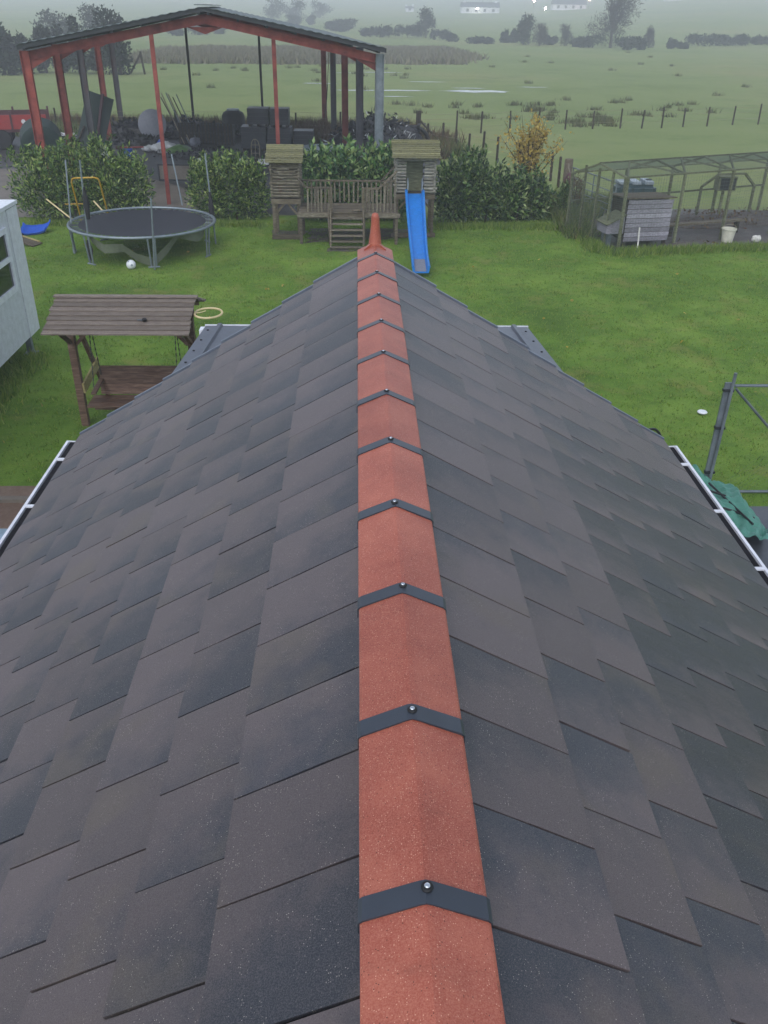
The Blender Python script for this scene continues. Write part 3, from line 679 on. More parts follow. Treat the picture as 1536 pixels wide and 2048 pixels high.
# slide: shallow channel swept down a curved path
sx0, sx1 = 1.26, 1.72
path = [(25.42, 1.16), (25.25, 1.15), (25.0, 1.03), (24.4, .80), (23.6, .58), (22.9, .40), (22.3, .27), (21.9, .22), (21.3, .18), (20.9, .15)]
cs = [(-.05, .12), (-.015, .15), (.015, .15), (.035, .02), (.05, 0), (.41, 0), (.425, .02), (.445, .15), (.475, .15), (.51, .12), (.49, .05), (.47, -.03), (-.01, -.03), (-.03, .05)]
n = len(cs); sm = MB()
for i, (yy, zz) in enumerate(path):
    drift = -.05*(25.3-min(25.3, yy))/3.3 if yy > 22 else -.05-.02*(22-yy); nar = 1-.2*(25.4-yy)/3.4 if yy > 22 else .8; sm.v += [(sx0+.23+(u-.23)*nar+drift, yy, zz+v_*(1 if 0 < i else .7)) for u, v_ in cs]
for i in range(len(path)-1): sm.f += [(i*n+j, i*n+(j+1) % n, (i+1)*n+(j+1) % n, (i+1)*n+j) for j in range(n)]
sm.f += [tuple(range(n)), tuple((len(path)-1)*n+j for j in range(n))]
sl_ = sm.build('slide', 'slide_blue', ph, True)
sl_['label'] = 'bright blue plastic slide'
wm = MB()
for (ya_, za_), (yb_, zb_) in zip(((21.85, .216), (21.3, .18)), ((21.3, .18), (20.92, .151))):
    q = [(sx0+.23+e*.8-.05-.02*(22-yy), yy, zz+.006) for yy, zz, e in ((ya_, za_, -.17), (ya_, za_, .17), (yb_, zb_, .17), (yb_, zb_, -.17))]
    wm.add(q, [(0, 1, 2, 3)])
wm.build('worn_end', 'grey_disc', sl_)
for X in (1.29, 1.69):
    MB().tube([(X, 25.42, 1.2), (X, 25.4, 1.5), (X, 25.36, 1.56), (X, 25.2, 1.52), (X, 25.15, 1.3)], .02, 6).build('grab_handle', 'tramp_frame', ph, True)
MB().lim((1.28, 25.9, 1.15), (1.74, 25.93, 2.0)).build('back_panel', 'green_timber', ph)

# ------------------------------------------------------------------ shrubs
def bush(name, label, blobs, n, size, mat, stems, group=None, shoots=0, aspect=.42, cat='shrub', up=.5):
    B = blobs; c = (sum(b[0] for b in B)/len(B), sum(b[1] for b in B)/len(B), 0)
    root = thing(name, label, cat, c, group=group)
    if len(B) > 2:
        B = list(B)+[(b[0]+J(b[3]), b[1]-abs(J(b[4]*.6)), b[2]+b[5]*random.uniform(-.4, .95), b[3]*random.uniform(.2, .42), b[4]*random.uniform(.25, .45), b[5]*random.uniform(.15, .36)) for b in blobs for _ in range(6)]
    P, D = cloud(B, n, .45); P[:, 2] = np.maximum(P[:, 2], .03)
    Vv, Ff = leafy(P, D+[0, 0, up], size, aspect)
    if shoots:
        VV, FF = [Vv], [Ff]; off = len(Vv); Bn = np.array(B)
        for i in range(shoots):
            b = Bn[rng.integers(len(blobs))]; a = rng.uniform(0, 6.28); r_ = math.sqrt(rng.random())*.85
            base = np.array([b[0]+b[3]*r_*math.cos(a), b[1]+b[4]*r_*math.sin(a), b[2]+b[5]*math.sqrt(max(0, 1-r_*r_))*.9])
            hgt = rng.uniform(.1, .55); k = int(10+hgt*34); q = rng.random(k)
            lean_ = rng.normal(0, .25, 2); Pn = base + np.c_[q*hgt*lean_[0], q*hgt*lean_[1], q*hgt]
            v2, f2 = leafy(Pn, rng.normal(0, .55, (k, 3))+[0, 0, .7], size*1.0, aspect, .3)
            VV.append(v2); FF.append(f2+off); off += len(v2)
        Vv, Ff = np.concatenate(VV), np.concatenate(FF)
    o = link('foliage', fast_mesh('foliage', Vv, Ff, mat), root)
    for (x, y, dx, dy, h_) in stems:
        MB().tube([(x, y, 0), (x+dx*.4, y+dy*.4, h_*.5), (x+dx, y+dy, h_)], [.035, .026, .012], 6).build('stem', 'bark', root)
    return root
bush('laurel_bush', 'large laurel bush with bright upright shoots behind the trampoline', [(-9.5, 27.2, .85, .95, .7, .85), (-8.6, 27.3, .95, .9, .75, .95), (-7.7, 27.4, 1.0, .8, .75, .98), (-6.95, 27.4, .8, .7, .65, .8), (-9.2, 27.0, .5, .8, .5, .5), (-7.4, 27.1, .5, .9, .5, .5)], 9500, .145, 'laurel', [(-9.2, 27.1, .3, 0, 1.1), (-8.5, 26.9, -.2, .1, 1.2), (-7.6, 27.2, .2, 0, 1.2), (-6.8, 27.2, -.2, 0, 1.1)], None, 230, .34)
bush('laurel_bush', 'rounded laurel bush between the red post and the log tower', [(-4.7, 27.5, .68, .6, .6, .78), (-4.0, 27.6, .82, .7, .65, .8), (-3.35, 27.6, .62, .6, .6, .7)], 5000, .145, 'laurel', [(-4.7, 27.4, .1, 0, 1.1), (-3.8, 27.4, .2, 0, 1.1)], None, 110, .34)
bush('laurel_hedge', 'dense bright laurel hedge growing behind the railed deck', [(-1.3, 27.4, .95, .7, .6, .9), (-.5, 27.5, 1.0, .7, .65, .95), (.3, 27.5, 1.0, .7, .65, .95), (1.0, 27.5, .95, .6, .6, .9)], 7000, .20, 'laurel_bright', [(-1.0, 27.4, .1, 0, 1.1), (.5, 27.4, .1, 0, 1.2)], None, 60, .42, 'hedge')
bush('laurel_bush', 'wide dark laurel bush to the side of the slide tower', [(2.75, 27.2, .7, .65, .6, .82), (3.5, 27.4, .85, .7, .65, .92), (4.4, 27.6, .62, .75, .65, .70), (5.2, 27.8, .5, .65, .6, .6)], 7500, .155, 'laurel_dark', [(2.9, 27.1, .1, 0, 1.0), (3.8, 27.2, .1, 0, 1.1), (4.8, 27.4, .1, 0, .9)], None, 90, .4)
bush('conifer_shrub', 'small dark upright conifer at the end of the laurel bush', [(6.35, 28.0, .5, .22, .22, .55), (6.35, 28.0, .85, .15, .15, .3)], 1500, .07, 'laurel_dark', [(6.35, 28, 0, 0, .8)], None, 0, .4)
bush('red_shrub', 'small shrub with red autumn leaves next to the field gate', [(6.85, 28.8, .65, .3, .25, .55)], 700, .08, 'brown_weeds', [(6.85, 28.8, .05, 0, .9)], None, 0, .5)
rp = thing('red_sack', 'dull red sack hung on the field gate post', 'sack', (6.85, 29.6, 0))
MB().lathe([(.02, .52), (.16, .58), (.2, .75), (.17, .95), (.08, 1.08), (.02, 1.1)], (6.85, 29.7, 0), 10).build('sack_body', 'dark_red', rp, True)
MB().tube([(6.85, 29.7, 1.08), (6.9, 30.2, 1.16), (7.05, 30.9, 1.2)], .012, 5).build('sack_cord', 'rust_metal', rp)
# autumn sapling
sp = thing('autumn_sapling', 'young tree with sparse yellow autumn leaves behind the dark laurel', 'tree', (5.4, 29.6, 0))
tk = MB(); tips = []
tk.tube([(5.45, 29.6, 0), (5.42, 29.6, .5), (5.4, 29.6, .9)], [.05, .04, .035], 7)
for i in range(30):
    a = rng.uniform(0, 6.28); b0 = np.array([5.42, 29.6, rng.uniform(.45, 1.1)]); L = rng.uniform(1.1, 2.25); spread = rng.uniform(.15, .72)
    e = b0 + np.array([math.cos(a)*L*spread, math.sin(a)*L*spread*.7, L*.95*(1-spread*.35)]); m = (b0+e)/2+rng.normal(0, .05, 3)
    tk.tube([b0, m, e], [.02, .012, .004], 5)
    for q in range(40): tips.append(b0+(e-b0)*rng.uniform(.3, 1)+rng.normal(0, .11, 3))
    for _ in range(3):
        s0 = b0+(e-b0)*rng.uniform(.4, .9); s1 = s0+rng.normal(0, .22, 3)+[0, 0, .18]; tk.tube([s0, s1], [.008, .003], 4)
        for q in range(9): tips.append(s0+(s1-s0)*rng.random()+rng.normal(0, .05, 3))
tk.build('trunk', 'bark', sp)
tips = np.array(tips); Vv, Ff = leafy(tips, rng.normal(0, 1, tips.shape), .10, .6)
link('crown', fast_mesh('crown', Vv, Ff, 'autumn'), sp)
# rank weeds along the edges
def tufts(name, pts, k, hgt, mat, wid=.02, label=None, spread=.12):
    n = len(pts)*k; base = np.repeat(np.asarray(pts, float), k, 0); base[:, :2] += rng.normal(0, spread, (n, 2))
    d = rng.normal(0, .38, (n, 3)); d[:, 2] = 1; h_ = hgt*rng.uniform(.5, 1.3, n)
    a = rng.uniform(0, 6.28, n); w_ = np.c_[np.cos(a), np.sin(a), np.zeros(n)]*wid
    V_ = np.empty((n, 3, 3)); V_[:, 0] = base-w_; V_[:, 1] = base+w_; V_[:, 2] = base+d*h_[:, None]
    return tag(link(name, fast_mesh(name, V_.reshape(-1, 3), np.arange(n*3).reshape(-1, 3), mat)), label, 'plants', None, 'stuff')
def scatter(poly, n):
    out = []; xs_ = [p[0] for p in poly]; ys_ = [p[1] for p in poly]
    while len(out) < n:
        x, y = random.uniform(min(xs_), max(xs_)), random.uniform(min(ys_), max(ys_)); c = False
        for i in range(len(poly)):
            (x1_, y1_), (x2_, y2_) = poly[i], poly[i-1]
            if (y1_ > y) != (y2_ > y) and x < (x2_-x1_)*(y-y1_)/(y2_-y1_)+x1_: c = not c
        if c: out.append((x, y, th(x, y)))
    return out
# lawn blades
pts = scatter([(-11, 10.4), (-2.2, 10.4), (-2.2, 11), (2.2, 11), (2.2, 9.8), (11, 9.8), (13.5, 24.5), (8.3, 23.5), (6.9, 23.3), (6.2, 26.5), (6.2, 27.8), (-10.2, 26.8), (-11, 24)], 26000)
tufts('lawn_grass', pts, 6, .036, 'blade', .008, 'short damp green lawn grass', .05)
clp = scatter([(-10, 10.5), (-2.3, 10.5), (-2.2, 11), (2.2, 11), (2.4, 9.9), (10, 9.9), (12, 23.5), (6.5, 23.5), (6, 26.5), (-10, 26.5)], 420)
tufts('lawn_clumps', clp, 18, .05, 'blade', .010, 'longer coarse grass clumps dotted over the lawn', .07)
edge = [(x, 23.45+.16*(x-6.9)+J(.15), 0) for x in np.linspace(6.8, 13.5, 90)] + [(6.5+J(.25), y, 0) for y in np.linspace(23.6, 28, 60)]
tufts('border_grass', edge, 60, .17, 'blade', .012, 'longer grass along the edge of the bare run', .16)
edge = [(x, 26.6+J(.3), 0) for x in np.linspace(2.2, 6.3, 70)] + [(x, 26.55+J(.2), 0) for x in np.linspace(-9.6, -3, 80)] + [(-6.1+J(.2), y, 0) for y in np.linspace(10.5, 15.4, 60)]
tufts('hedge_foot_grass', edge, 45, .15, 'blade', .012, 'rough grass at the foot of the hedges and cabin', .15)
edge = [(x, y, 0) for x, y, z in scatter([(5.9, 27.8), (7.3, 27.8), (8.6, 30.5), (5.8, 31)], 110)] + [(6.4+J(.35), y, 0) for y in np.linspace(25, 28, 40)]
tufts('weeds', edge, 45, .38, 'weeds', .016, 'rank pale weeds by the gate and run', .16)
edge = [(x, 49.2+J(.8)-.05*x, 0) for x in np.linspace(-20, 3, 160)] + [(x, y, 0) for x, y, z in scatter([(-3, 43.5), (-1.2, 43.5), (-1.2, 46), (-3.5, 46)], 60)] + [(x, y, 0) for x, y, z in scatter([(1.6, 40), (3.8, 40), (4.4, 46), (2, 46)], 70)]
tufts('yard_weeds', edge, 55, .6, 'brown_weeds', .03, 'dead brown weeds around the back of the barn', .3)
edge = [(x, y, 0) for x, y, z in scatter([(-20, 45), (-9, 47), (-9, 52), (-20, 52)], 120)] + [(x, 42+J(1.5), 0) for x in np.linspace(2.5, 4.5, 60)]
tufts('green_weeds', edge, 40, .5, 'weeds', .03, 'tall weeds on the far side of the yard', .3)
# rushes in the field
rp_ = [(8+rng.normal(0, 4), 60+rng.normal(0, 4), 0) for _ in range(16)]+[(16+rng.normal(0, 7), 62+rng.normal(0, 4), 0) for _ in range(34)]+[(rng.uniform(-25, 45), rng.uniform(58, 160), 0) for _ in range(30)]+[(rng.uniform(-16, 6), rng.uniform(90, 108), 0) for _ in range(18)]+[(rng.uniform(11, 15), rng.uniform(52.5, 58), 0) for _ in range(22)]
tufts('rushes', rp_, 40, .30, 'rush', .03, 'dark rush tufts dotted over the wet field', .2)
sc_ = [(x, y, 0) for x, y, z in scatter([(-27, 108), (11, 114), (16, 128), (14, 157), (-27, 143)], 1100)]
tufts('scrub', sc_, 36, .7, 'scrub_leaf', .12, 'band of brown scrub and rushes across the middle of the field', .7)

# ------------------------------------------------------------------ far trees
def far_tree(x, y, h, wd, k, i):
    z = th(x, y); h *= 1.05
    lab = {'d': ('bushy_tree', 'dark bushy tree in the mist along the field beyond the barn', 'trees in the mist'), 'c': ('conifer_tree', 'dark narrow evergreen standing in the misty tree line', 'misty evergreens'),
           'f': ('faint_tree', 'pale tree almost lost in the mist', 'faint trees in the mist'), 'h': ('hedgerow_bush', 'dark hedgerow bush across the far side of the field', 'hedgerow bushes'),
           'b': ('bare_tree', 'small leafless tree rising from the far hedgerow', 'leafless hedgerow trees'), 'B': ('bare_tree', 'tall leafless tree, biggest in the far hedgerow', None)}[k]
    lb, gp = lab[1], lab[2]
    if k == 'd':
        if i == 6: lb, gp = 'broad dark tree, biggest of the misty row, beside the wooden stile', None
        elif y < 100: lb, gp = 'dark bushy tree in the misty row behind the red trailer', 'dark trees behind the trailer'
        elif i == 23: lb, gp = 'tall rounded tree standing over the hedge above the brown scrub', None
        elif i == 28: lb, gp = 'rounded dark tree between the two small evergreens and a leafless tree', None
        elif x < -25: lb, gp = 'low dark bush on the misty rise seen under the barn gable', 'dark bushes seen under the barn gable'
        elif x < -10: lb, gp = 'small dark bush in front of the palest misty trees', 'small bushes before the palest trees'
        else: lb, gp = 'dark rounded bush on its own beyond the barn roof slope', 'bushes beyond the barn roof slope'
    elif k == 'h':
        if x < 20: lb, gp = 'low hedge bush at the foot of the tall rounded tree', 'hedge bushes by the rounded tree'
        elif x < 38: lb, gp = 'low hedge bush between the evergreens and the tall leafless tree', 'hedge bushes by the evergreens'
        elif x < 50: lb, gp = 'dark hedge bush around the foot of the tallest leafless tree', 'hedge bushes by the leafless tree'
        elif x < 60: lb, gp = 'small dark bush standing in the gap between two hedges', 'bushes in the hedge gap'
        else: lb, gp = 'dark bush in the long hedge under the green hillside', 'hedge bushes under the hillside'
    elif k == 'f':
        lb, gp = ('pale tree in the mist behind the dark row of trees', 'pale trees behind the dark row') if y < 200 else ('faint tall tree almost lost in the mist over the barn roof', 'faint trees over the barn roof')
    elif k == 'c':
        lb, gp = ('dark pointed evergreen in the misty row behind the barn columns', 'evergreens behind the barn') if y < 100 else ('small pointed evergreen in the far hedgerow', 'small hedgerow evergreens')
    root = thing(lab[0], lb, 'bush' if k == 'h' else 'tree', (x, y, z), group=gp)
    tkm = MB(); r0 = .05*h
    tkm.tube([(x, y, z-.1), (x+J(.1), y, z+h*.35), (x+J(.2), y, z+h*.7)], [r0*.6, r0*.42, r0*.2], 6)
    bl = []; hw = wd/2
    for q in range(7 if k != 'c' else 5):
        f_ = (q+.5)/(7 if k != 'c' else 5)
        if k == 'c': bl.append((x+J(.1*wd), y+J(.1*wd), z+h*(.12+.78*f_), hw*(1.0-.75*f_), hw*(1.0-.75*f_), h*.14))
        elif k == 'h': bl.append((x+J(hw*.75), y+J(hw*.3), z+h*(.3+.35*random.random()), hw*random.uniform(.35, .6), hw*.5, h*random.uniform(.28, .42)))
        else: bl.append((x+J(hw*.55), y+J(hw*.4), z+h*(.14+.7*f_), hw*random.uniform(.45, .8)*(1-.35*abs(f_-.4)), hw*.6, h*random.uniform(.14, .24)))
    for b in bl[:5]: tkm.tube([(x, y, z+h*random.uniform(.2, .5)), (b[0], b[1], b[2])], [r0*.3, r0*.08], 4)
    if k in 'bB':
        for q in range(26 if k == 'b' else 46):
            a = J(3.14); s0 = Vector((x, y, z+h*random.uniform(.2, .6))); e = Vector((x+math.cos(a)*hw*random.uniform(.4, 1), y+math.sin(a)*hw*.7, z+h*random.uniform(.55, 1.0))); tkm.tube([s0, s0.lerp(e, .5)+Vector((J(.2), 0, .1*h)), e], [r0*.22, r0*.12, r0*.03], 4)
    tkm.build('trunk', 'bark', root)
    nl = {'d': 2600, 'c': 1800, 'f': 1800, 'h': 1500, 'b': 1300, 'B': 3600}[k]; P, D = cloud(bl, nl, .3)
    P[:, 2] = np.maximum(P[:, 2], z+.05)
    thin = k in 'bB'
    Vv, Ff = leafy(P, D+[0, 0, .3], (.5 if thin else .34)*(.8+.05*wd), .10 if thin else .6)
    link('crown', fast_mesh('crown', Vv, Ff, 'far_twig' if thin else 'far_leaf'), root)
FT = [(-31.8,87.8,3.7,2.7,'d'), (-30.5,89.4,3.1,2.1,'d'), (-29.1,91.1,3.8,2.1,'d'), (-27.6,91.4,4.1,1.9,'c'), (-25.8,90.3,4.8,2.3,'c'), (-24.1,91.4,3.6,2.1,'d'), (-21.9,89.8,5.3,3.7,'d'), (-33.5,90,4.2,3,'d'), (-44.7,145.6,4.9,6.6,'f'), (-38.6,147.8,5.5,5.3,'f'), (-38.1,204.0,2.7,4.6,'d'), (-34.7,211.7,3.3,6.4,'d'), (-30.5,220.0,1.9,5.0,'d'), (-28.7,337.4,7.3,10.2,'f'), (-21.0,341.5,6.2,10.3,'f'), (-14.3,384.1,5.7,9.7,'f'), (-18.1,289.6,2.8,5.1,'d'), (-14.0,301.2,2.4,3.0,'d'), (-3.0,246.2,2.8,6.0,'d'), (-6.5,252.0,2.0,3.8,'d'), (3.0,215.4,1.9,4.4,'h'), (6.8,210.9,2.4,5.6,'h'), (10.9,212.6,2.6,5.6,'h'), (15.0,214.3,5.6,5.0,'d'), (17.2,203.9,1.8,4.2,'h'), (18.9,194.0,1.6,3.0,'h'), (29.1,192.5,2.2,2.4,'c'), (30.8,192.9,2.4,2.0,'c'), (31.3,183.9,4.7,4.2,'d'), (33.7,180.3,3.7,2.4,'b'), (38.8,181.8,3.6,2.6,'b'), (36.7,185.4,1.5,3.8,'h'), (41.6,174.5,2.0,4.9,'h'), (45.8,175.8,9.6,8.0,'B'), (46.6,167.9,2.1,4.9,'h'), (49.5,168.9,1.8,2.8,'h'), (53.5,178.4,3.3,1.8,'b'), (56.6,175.3,1.6,2.2,'h'), (65.8,187.2,2.2,4.8,'h'), (70.4,188.0,2.0,4.3,'h'), (75.0,188.8,2.0,4.9,'h'), (80.4,192.6,1.6,4.0,'h'), (23.4,185.8,1.2,4.8,'h'), (39.9,178.2,1.3,2.8,'h'), (59.3,176.2,1.1,1.8,'h')]
for i, a in enumerate(FT): far_tree(*a, i)
# far farmhouses in the mist with lit lamps
def farmhouse(label, x, y, wd, ht, rh, wins, cols=('house_white', 'slate')):
    z = th(x, y)-.2; root = thing('farmhouse', label, 'house', (x, y, z))
    MB().lim((x-wd/2, y, z), (x+wd/2, y+6, z+ht)).build('wall', cols[0], root)
    rf = MB().extr([(-.3, ht), (6.3, ht), (3, ht+rh)], lambda u, v_, t_: (t_, y+u, z+v_), x-wd/2-.3, x+wd/2+.3).build('roof', cols[1], root)
    for cxx in (-.42, .42): MB().lim((x+wd*cxx-.5, y+2.6, z+ht+rh*.7), (x+wd*cxx+.5, y+3.4, z+ht+rh+.8)).build('chimney', cols[0], rf)
    for q in range(wins): X = x-wd/2+wd*(q+.7)/(wins+.4); MB().lim((X-.6, y-.06, z+.9), (X+.6, y-.01, z+2.2)).build('window', 'glass', root)
farmhouse('white farmhouse with dark roof, two lamps lit in the mist', 62, 498, 19, 2.9, 2.2, 4)
farmhouse('low white farmhouse with red lamp lit at one end', 109, 508, 17, 2.6, 2.6, 4)
farmhouse('lone tiny white cottage high in the misty fields', 27, 505, 4, 1.8, 1.0, 1)
farmhouse('pale barn on the misty green hillside', 170, 530, 9, 2.5, 1.2, 2)
def lamp(label, x, y, z, m, r_):
    g = th(x, y); root = thing('yard_lamp', label, 'lamp', (x, y, g))
    MB().tube([(x, y+.2, g), (x, y+.2, g+z)], .12, 6).build('lamp_post', 'dark_steel', root)
    MB().lathe([(.01, -r_), (r_*.8, -r_*.6), (r_, 0), (r_*.8, r_*.6), (.01, r_)], (x, y-.1, g+z), 10).build('lamp_head', m, root, True)
lamp('white lamp lit at the farmhouse door', 60, 494, 2.2, 'lamp_white', .42)
lamp('small white lamp lit over the farmhouse roof', 64.5, 510, 6.2, 'lamp_white', .3)
lamp('red lamp standing alone between the two farmhouses', 89, 500, 5.0, 'lamp_red', .45)
lamp('white lamp beside the low farmhouse', 95, 500, 1.6, 'lamp_white', .5)
lamp('red lamp at the end of the low farmhouse', 117, 500, 4.2, 'lamp_red', .5)

# ------------------------------------------------------------------ open steel barn
barn = thing('barn', 'open sided red steel barn frame with low pitched sheet roof', 'barn', (-5.5, 40, 0))
a_ = R(6.9); ax = Vector((math.cos(a_), math.sin(a_), 0)); ay = Vector((-math.sin(a_), math.cos(a_), 0)); o0 = Vector((-9.98, 29.2, 0))
TB = Matrix(((ax.x, ay.x, 0, o0.x), (ax.y, ay.y, 0, o0.y), (0, 0, 1, 0), (0, 0, 0, 1)))
BW, BL, EZ, RZ = 10.65, 20.4, 4.42, 5.42
def ibeam(p, q, d, w_, upv):
    """I section between two points"""
    p, q = Vector(p), Vector(q); L = (q-p); ln = L.length; L.normalize(); u = Vector(upv); sd_ = L.cross(u).normalized(); u = sd_.cross(L).normalized(); m = MB(TB)
    M = Matrix((L, sd_, u)).transposed(); c = (p+q)/2
    m.box(c, (ln, .02, d-.03), M); m.box(c+u*(d/2-.008), (ln, w_, .016), M); m.box(c-u*(d/2-.008), (ln, w_, .016), M); return m
for i in range(5):
    y = BL*i/4
    for sidx, X in enumerate((0, BW)):
        mat = ('red_oxide' if sidx == 0 else ('galv_dull' if i == 0 else ('rust_grey' if i in (1, 3) else 'red_oxide')))
        if sidx == 0 and i in (2, 4): mat = 'rust_grey'
        ibeam((X, y, -.05), (X, y, EZ), .26, .2, (1, 0, 0)).build('column', mat, barn)
    for X in (0, BW):
        ibeam((X+(.13 if X == 0 else -.13), y, EZ-.12), (BW/2, y, RZ-.12), .24, .16, (0, 0, 1)).build('rafter', 'red_oxide', barn)
        d_ = 1 if X == 0 else -1
        MB(TB).extr([(X+d_*.13, EZ-.24), (X+d_*.85, EZ-.24+.72*(RZ-EZ)/(BW/2)), (X+d_*.13, EZ-.48)], lambda u, v_, t_: (u, t_, v_), y-.01, y+.01).build('haunch', 'red_oxide', barn)
    MB(TB).extr([(BW/2-.55, RZ-.33), (BW/2+.55, RZ-.33), (BW/2, RZ-.52)], lambda u, v_, t_: (u, t_, v_), y-.01, y+.01).build('apex_plate', 'red_oxide', barn)
for i in range(7):
    for d_ in (1, -1):
        f_ = (i+.08)/6.25; X = (0 if d_ > 0 else BW)+d_*f_*BW/2; z = EZ+(RZ-EZ)*f_+.09
        MB(TB).lim((X-.035, -.35, z-.07), (X+.035, BL+.3, z+.09)).build('purlin', 'purlin', barn)
for d_ in (1, -1):
    xa = -.12 if d_ > 0 else BW+.15
    pr = []
    nseg = 40
    for i in range(nseg+1):
        f_ = i/nseg; X = xa+(BW/2-xa)*f_; z = EZ+.19+(RZ-EZ)*((X if d_ > 0 else BW-X)/(BW/2))
        pr.append((X, z+(.03 if i % 2 else 0)))
    pr = pr+[(u, v_-.012) for u, v_ in reversed(pr)]; n = len(pr); m = MB(TB)
    m.add([(u, -.45, v_) for u, v_ in pr]+[(u, BL+.4, v_) for u, v_ in pr], [(i, i+n, (i+1) % n+n, (i+1) % n) for i in range(n)])
    for t_ in (0, n): m.f += [(t_+i, t_+i+1, t_+n-2-i, t_+n-1-i) for i in range(n//2-1)]
    m.build('roof_sheet', 'sheet_roof', barn)
    zlo = EZ+.06; zhi = RZ+.06
    pe = [(xa, zlo-.02), (BW/2, zhi+.02), (BW/2, zhi+.135), (xa, zlo+.11)]
    MB(TB).extr(pe, lambda u, v_, t_: (u, t_, v_), -.40, -.37).build('verge_sheet', 'purlin', barn)
MB(TB).lim((BW/2-.25, -.46, RZ+.235), (BW/2+.25, BL+.4, RZ+.26)).build('ridge_cap', 'sheet_roof', barn)
MB(TB).lim((BW/2+.0, -.47, RZ+.262), (BW/2+.4, .5, RZ+.28)).build('loose_ridge_sheet', 'white_plastic', barn)
for X, y, m_ in ((3.72, 0, 'red_oxide'), (7.36, 0, 'red_oxide'), (3.72, BL, 'dark_steel'), (7.36, BL, 'dark_steel')):
    z = EZ+(RZ-EZ)*min(X, BW-X)/(BW/2)-.24
    ibeam((X, y, -.05), (X, y, z), .15, .12, (0, 1, 0)).build('gable_post', m_, barn)
MB(TB).tube([(BW-.1, BL*.78, EZ-.3), (BW, BL*.97, .5)], .02, 5).build('brace_rod', 'rust_metal', barn)
MB(TB).tube([(BW-.05, BL*.87, 2.3), (BW, BL*.99, .3)], .02, 5).build('brace_rod', 'dark_steel', barn)

# ------------------------------------------------------------------ yard clutter under the barn
def blob(name, label, cat, prof, c, mat, seg=20, M=None, extra=None):
    r_ = thing(name, label, cat, (c[0], c[1], 0)); MB().lathe(prof, c, seg, M).build('body', mat, r_, True)
    return r_
# red trailer
tl = thing('farm_trailer', 'red sided farm trailer parked at the edge of the yard', 'trailer', (-16.2, 43, 0))
TT = Matrix.Translation((-14.1, 43.0, 0)) @ Matrix.Rotation(R(196), 4, 'Z')
MB(TT).lim((0, -1.1, .72), (4.6, 1.1, .84)).build('bed', 'dark_red', tl)
for yy in (-1.1, 1.1):
    MB(TT).lim((0, yy-.03, .842), (4.6, yy+.03, 1.42)).build('side_panel', 'red_paint' if yy > 0 else 'dark_red', tl)
    for xx in (0, 1.5, 3.0, 4.6): MB(TT).lim((xx-.04, yy-.06, .8), (xx+.04, yy+.06, 1.56)).build('stake', 'dark_red', tl)
    for xx in (1.0, 2.6): MB(TT).lathe([(.09, 0), (.09, .02), (.001, .02)], (xx, yy*1.03+.0, 1.15), 12, Matrix.Rotation(R(-90 if yy > 0 else 90), 3, 'X')).build('reflector', 'white_plastic', tl)
    for xx in (2.0, 2.95):
        wh = MB(TT).lathe([(.18, -.12), (.38, -.12), (.42, -.06), (.42, .06), (.38, .12), (.18, .12)], (xx, yy*.92, .43), 18, Matrix.Rotation(R(90), 3, 'X')).build('wheel', 'tyre', tl, True)
        MB(TT).lathe([(.001, -.1), (.17, -.1), (.17, .1), (.001, .1)], (xx, yy*.92, .43), 14, Matrix.Rotation(R(90), 3, 'X')).build('hub', 'rust_grey', wh, True)
MB(TT).lim((4.57, -1.07, .842), (4.63, 1.07, 1.42)).build('head_board', 'dark_red', tl)
MB(TT).bar((4.6, 0, .74), (6.2, 0, .55), .12, .1).build('drawbar', 'dark_red', tl)
# corrugated dark green tank on its side
gt = thing('corrugated_tank', 'round dark green corrugated tank lying beside the barn column', 'tank', (-12.8, 37.6, 0))
Mx = Matrix.Rotation(R(-72), 3, 'X'); Mz = Matrix.Rotation(R(18), 3, 'Z'); pf = [(.001, -.42), (.5, -.42)]
for i in range(9): pf += [(.74, -.40+.09*i), (.80, -.37+.09*i), (.80, -.335+.09*i)]
pf += [(.74, .41), (.5, .44), (.2, .45), (.001, .45)]
MB().lathe(pf, (-12.75, 37.6, .86), 28, Mz @ Mx).build('shell', 'tank_green', gt, True)
MB().lathe([(.16, 0), (.18, .05), (.001, .07)], Vector((-12.75, 37.6, .86))+Mz @ Mx @ Vector((0, 0, .45)), 14, Mz @ Mx).build('hatch', 'tank_blue', gt, True)
# leaning dark panel
pn = thing('leaning_board', 'tall dark board leaning against a rusty barn column', 'board', (-11.3, 39.8, 0))
MB().bar((-11.6, 39.6, .0), (-10.9, 40.4, 2.35), 1.1, .05, (.3, -1, .3)).build('board', 'tank_green', pn)
MB().bar((-11.05, 39.7, .9), (-10.75, 40.2, 2.4), .12, .06).build('batten', 'dark_red', pn)
MB().bar((-12.2, 39.3, .0), (-11.6, 39.8, 1.2), .1, .05).build('batten', 'bark', pn)
# grey disc and leaning poles
dsk = thing('grey_disc', 'big grey round lid propped upright at the back of the barn', 'lid', (-9.6, 44.3, 0))
MB().lathe([(.001, -.03), (.62, -.03), (.66, -.01), (.66, .02), (.6, .05), (.001, .09)], (-9.7, 44.2, .82), 30, Matrix.Rotation(R(78), 3, 'X')).build('disc', 'grey_disc', dsk, True)
MB().bar((-9.7, 44.4, .0), (-9.7, 44.9, .9), .08, .06).build('prop', 'bark', dsk)
for i in range(6):
    x = -8.2+.13*i+J(.05)
    p_ = MB().tube([(x, 43.6+J(.2), .05), (x-1.25+J(.1), 45.4, 1.95+J(.2))], .028, 6).build('pole', ['rust_metal', 'bark', 'galv_dull'][i % 3])
    tag(p_, 'long thin pole leaning beside the big grey round lid', 'pole', 'leaning poles')
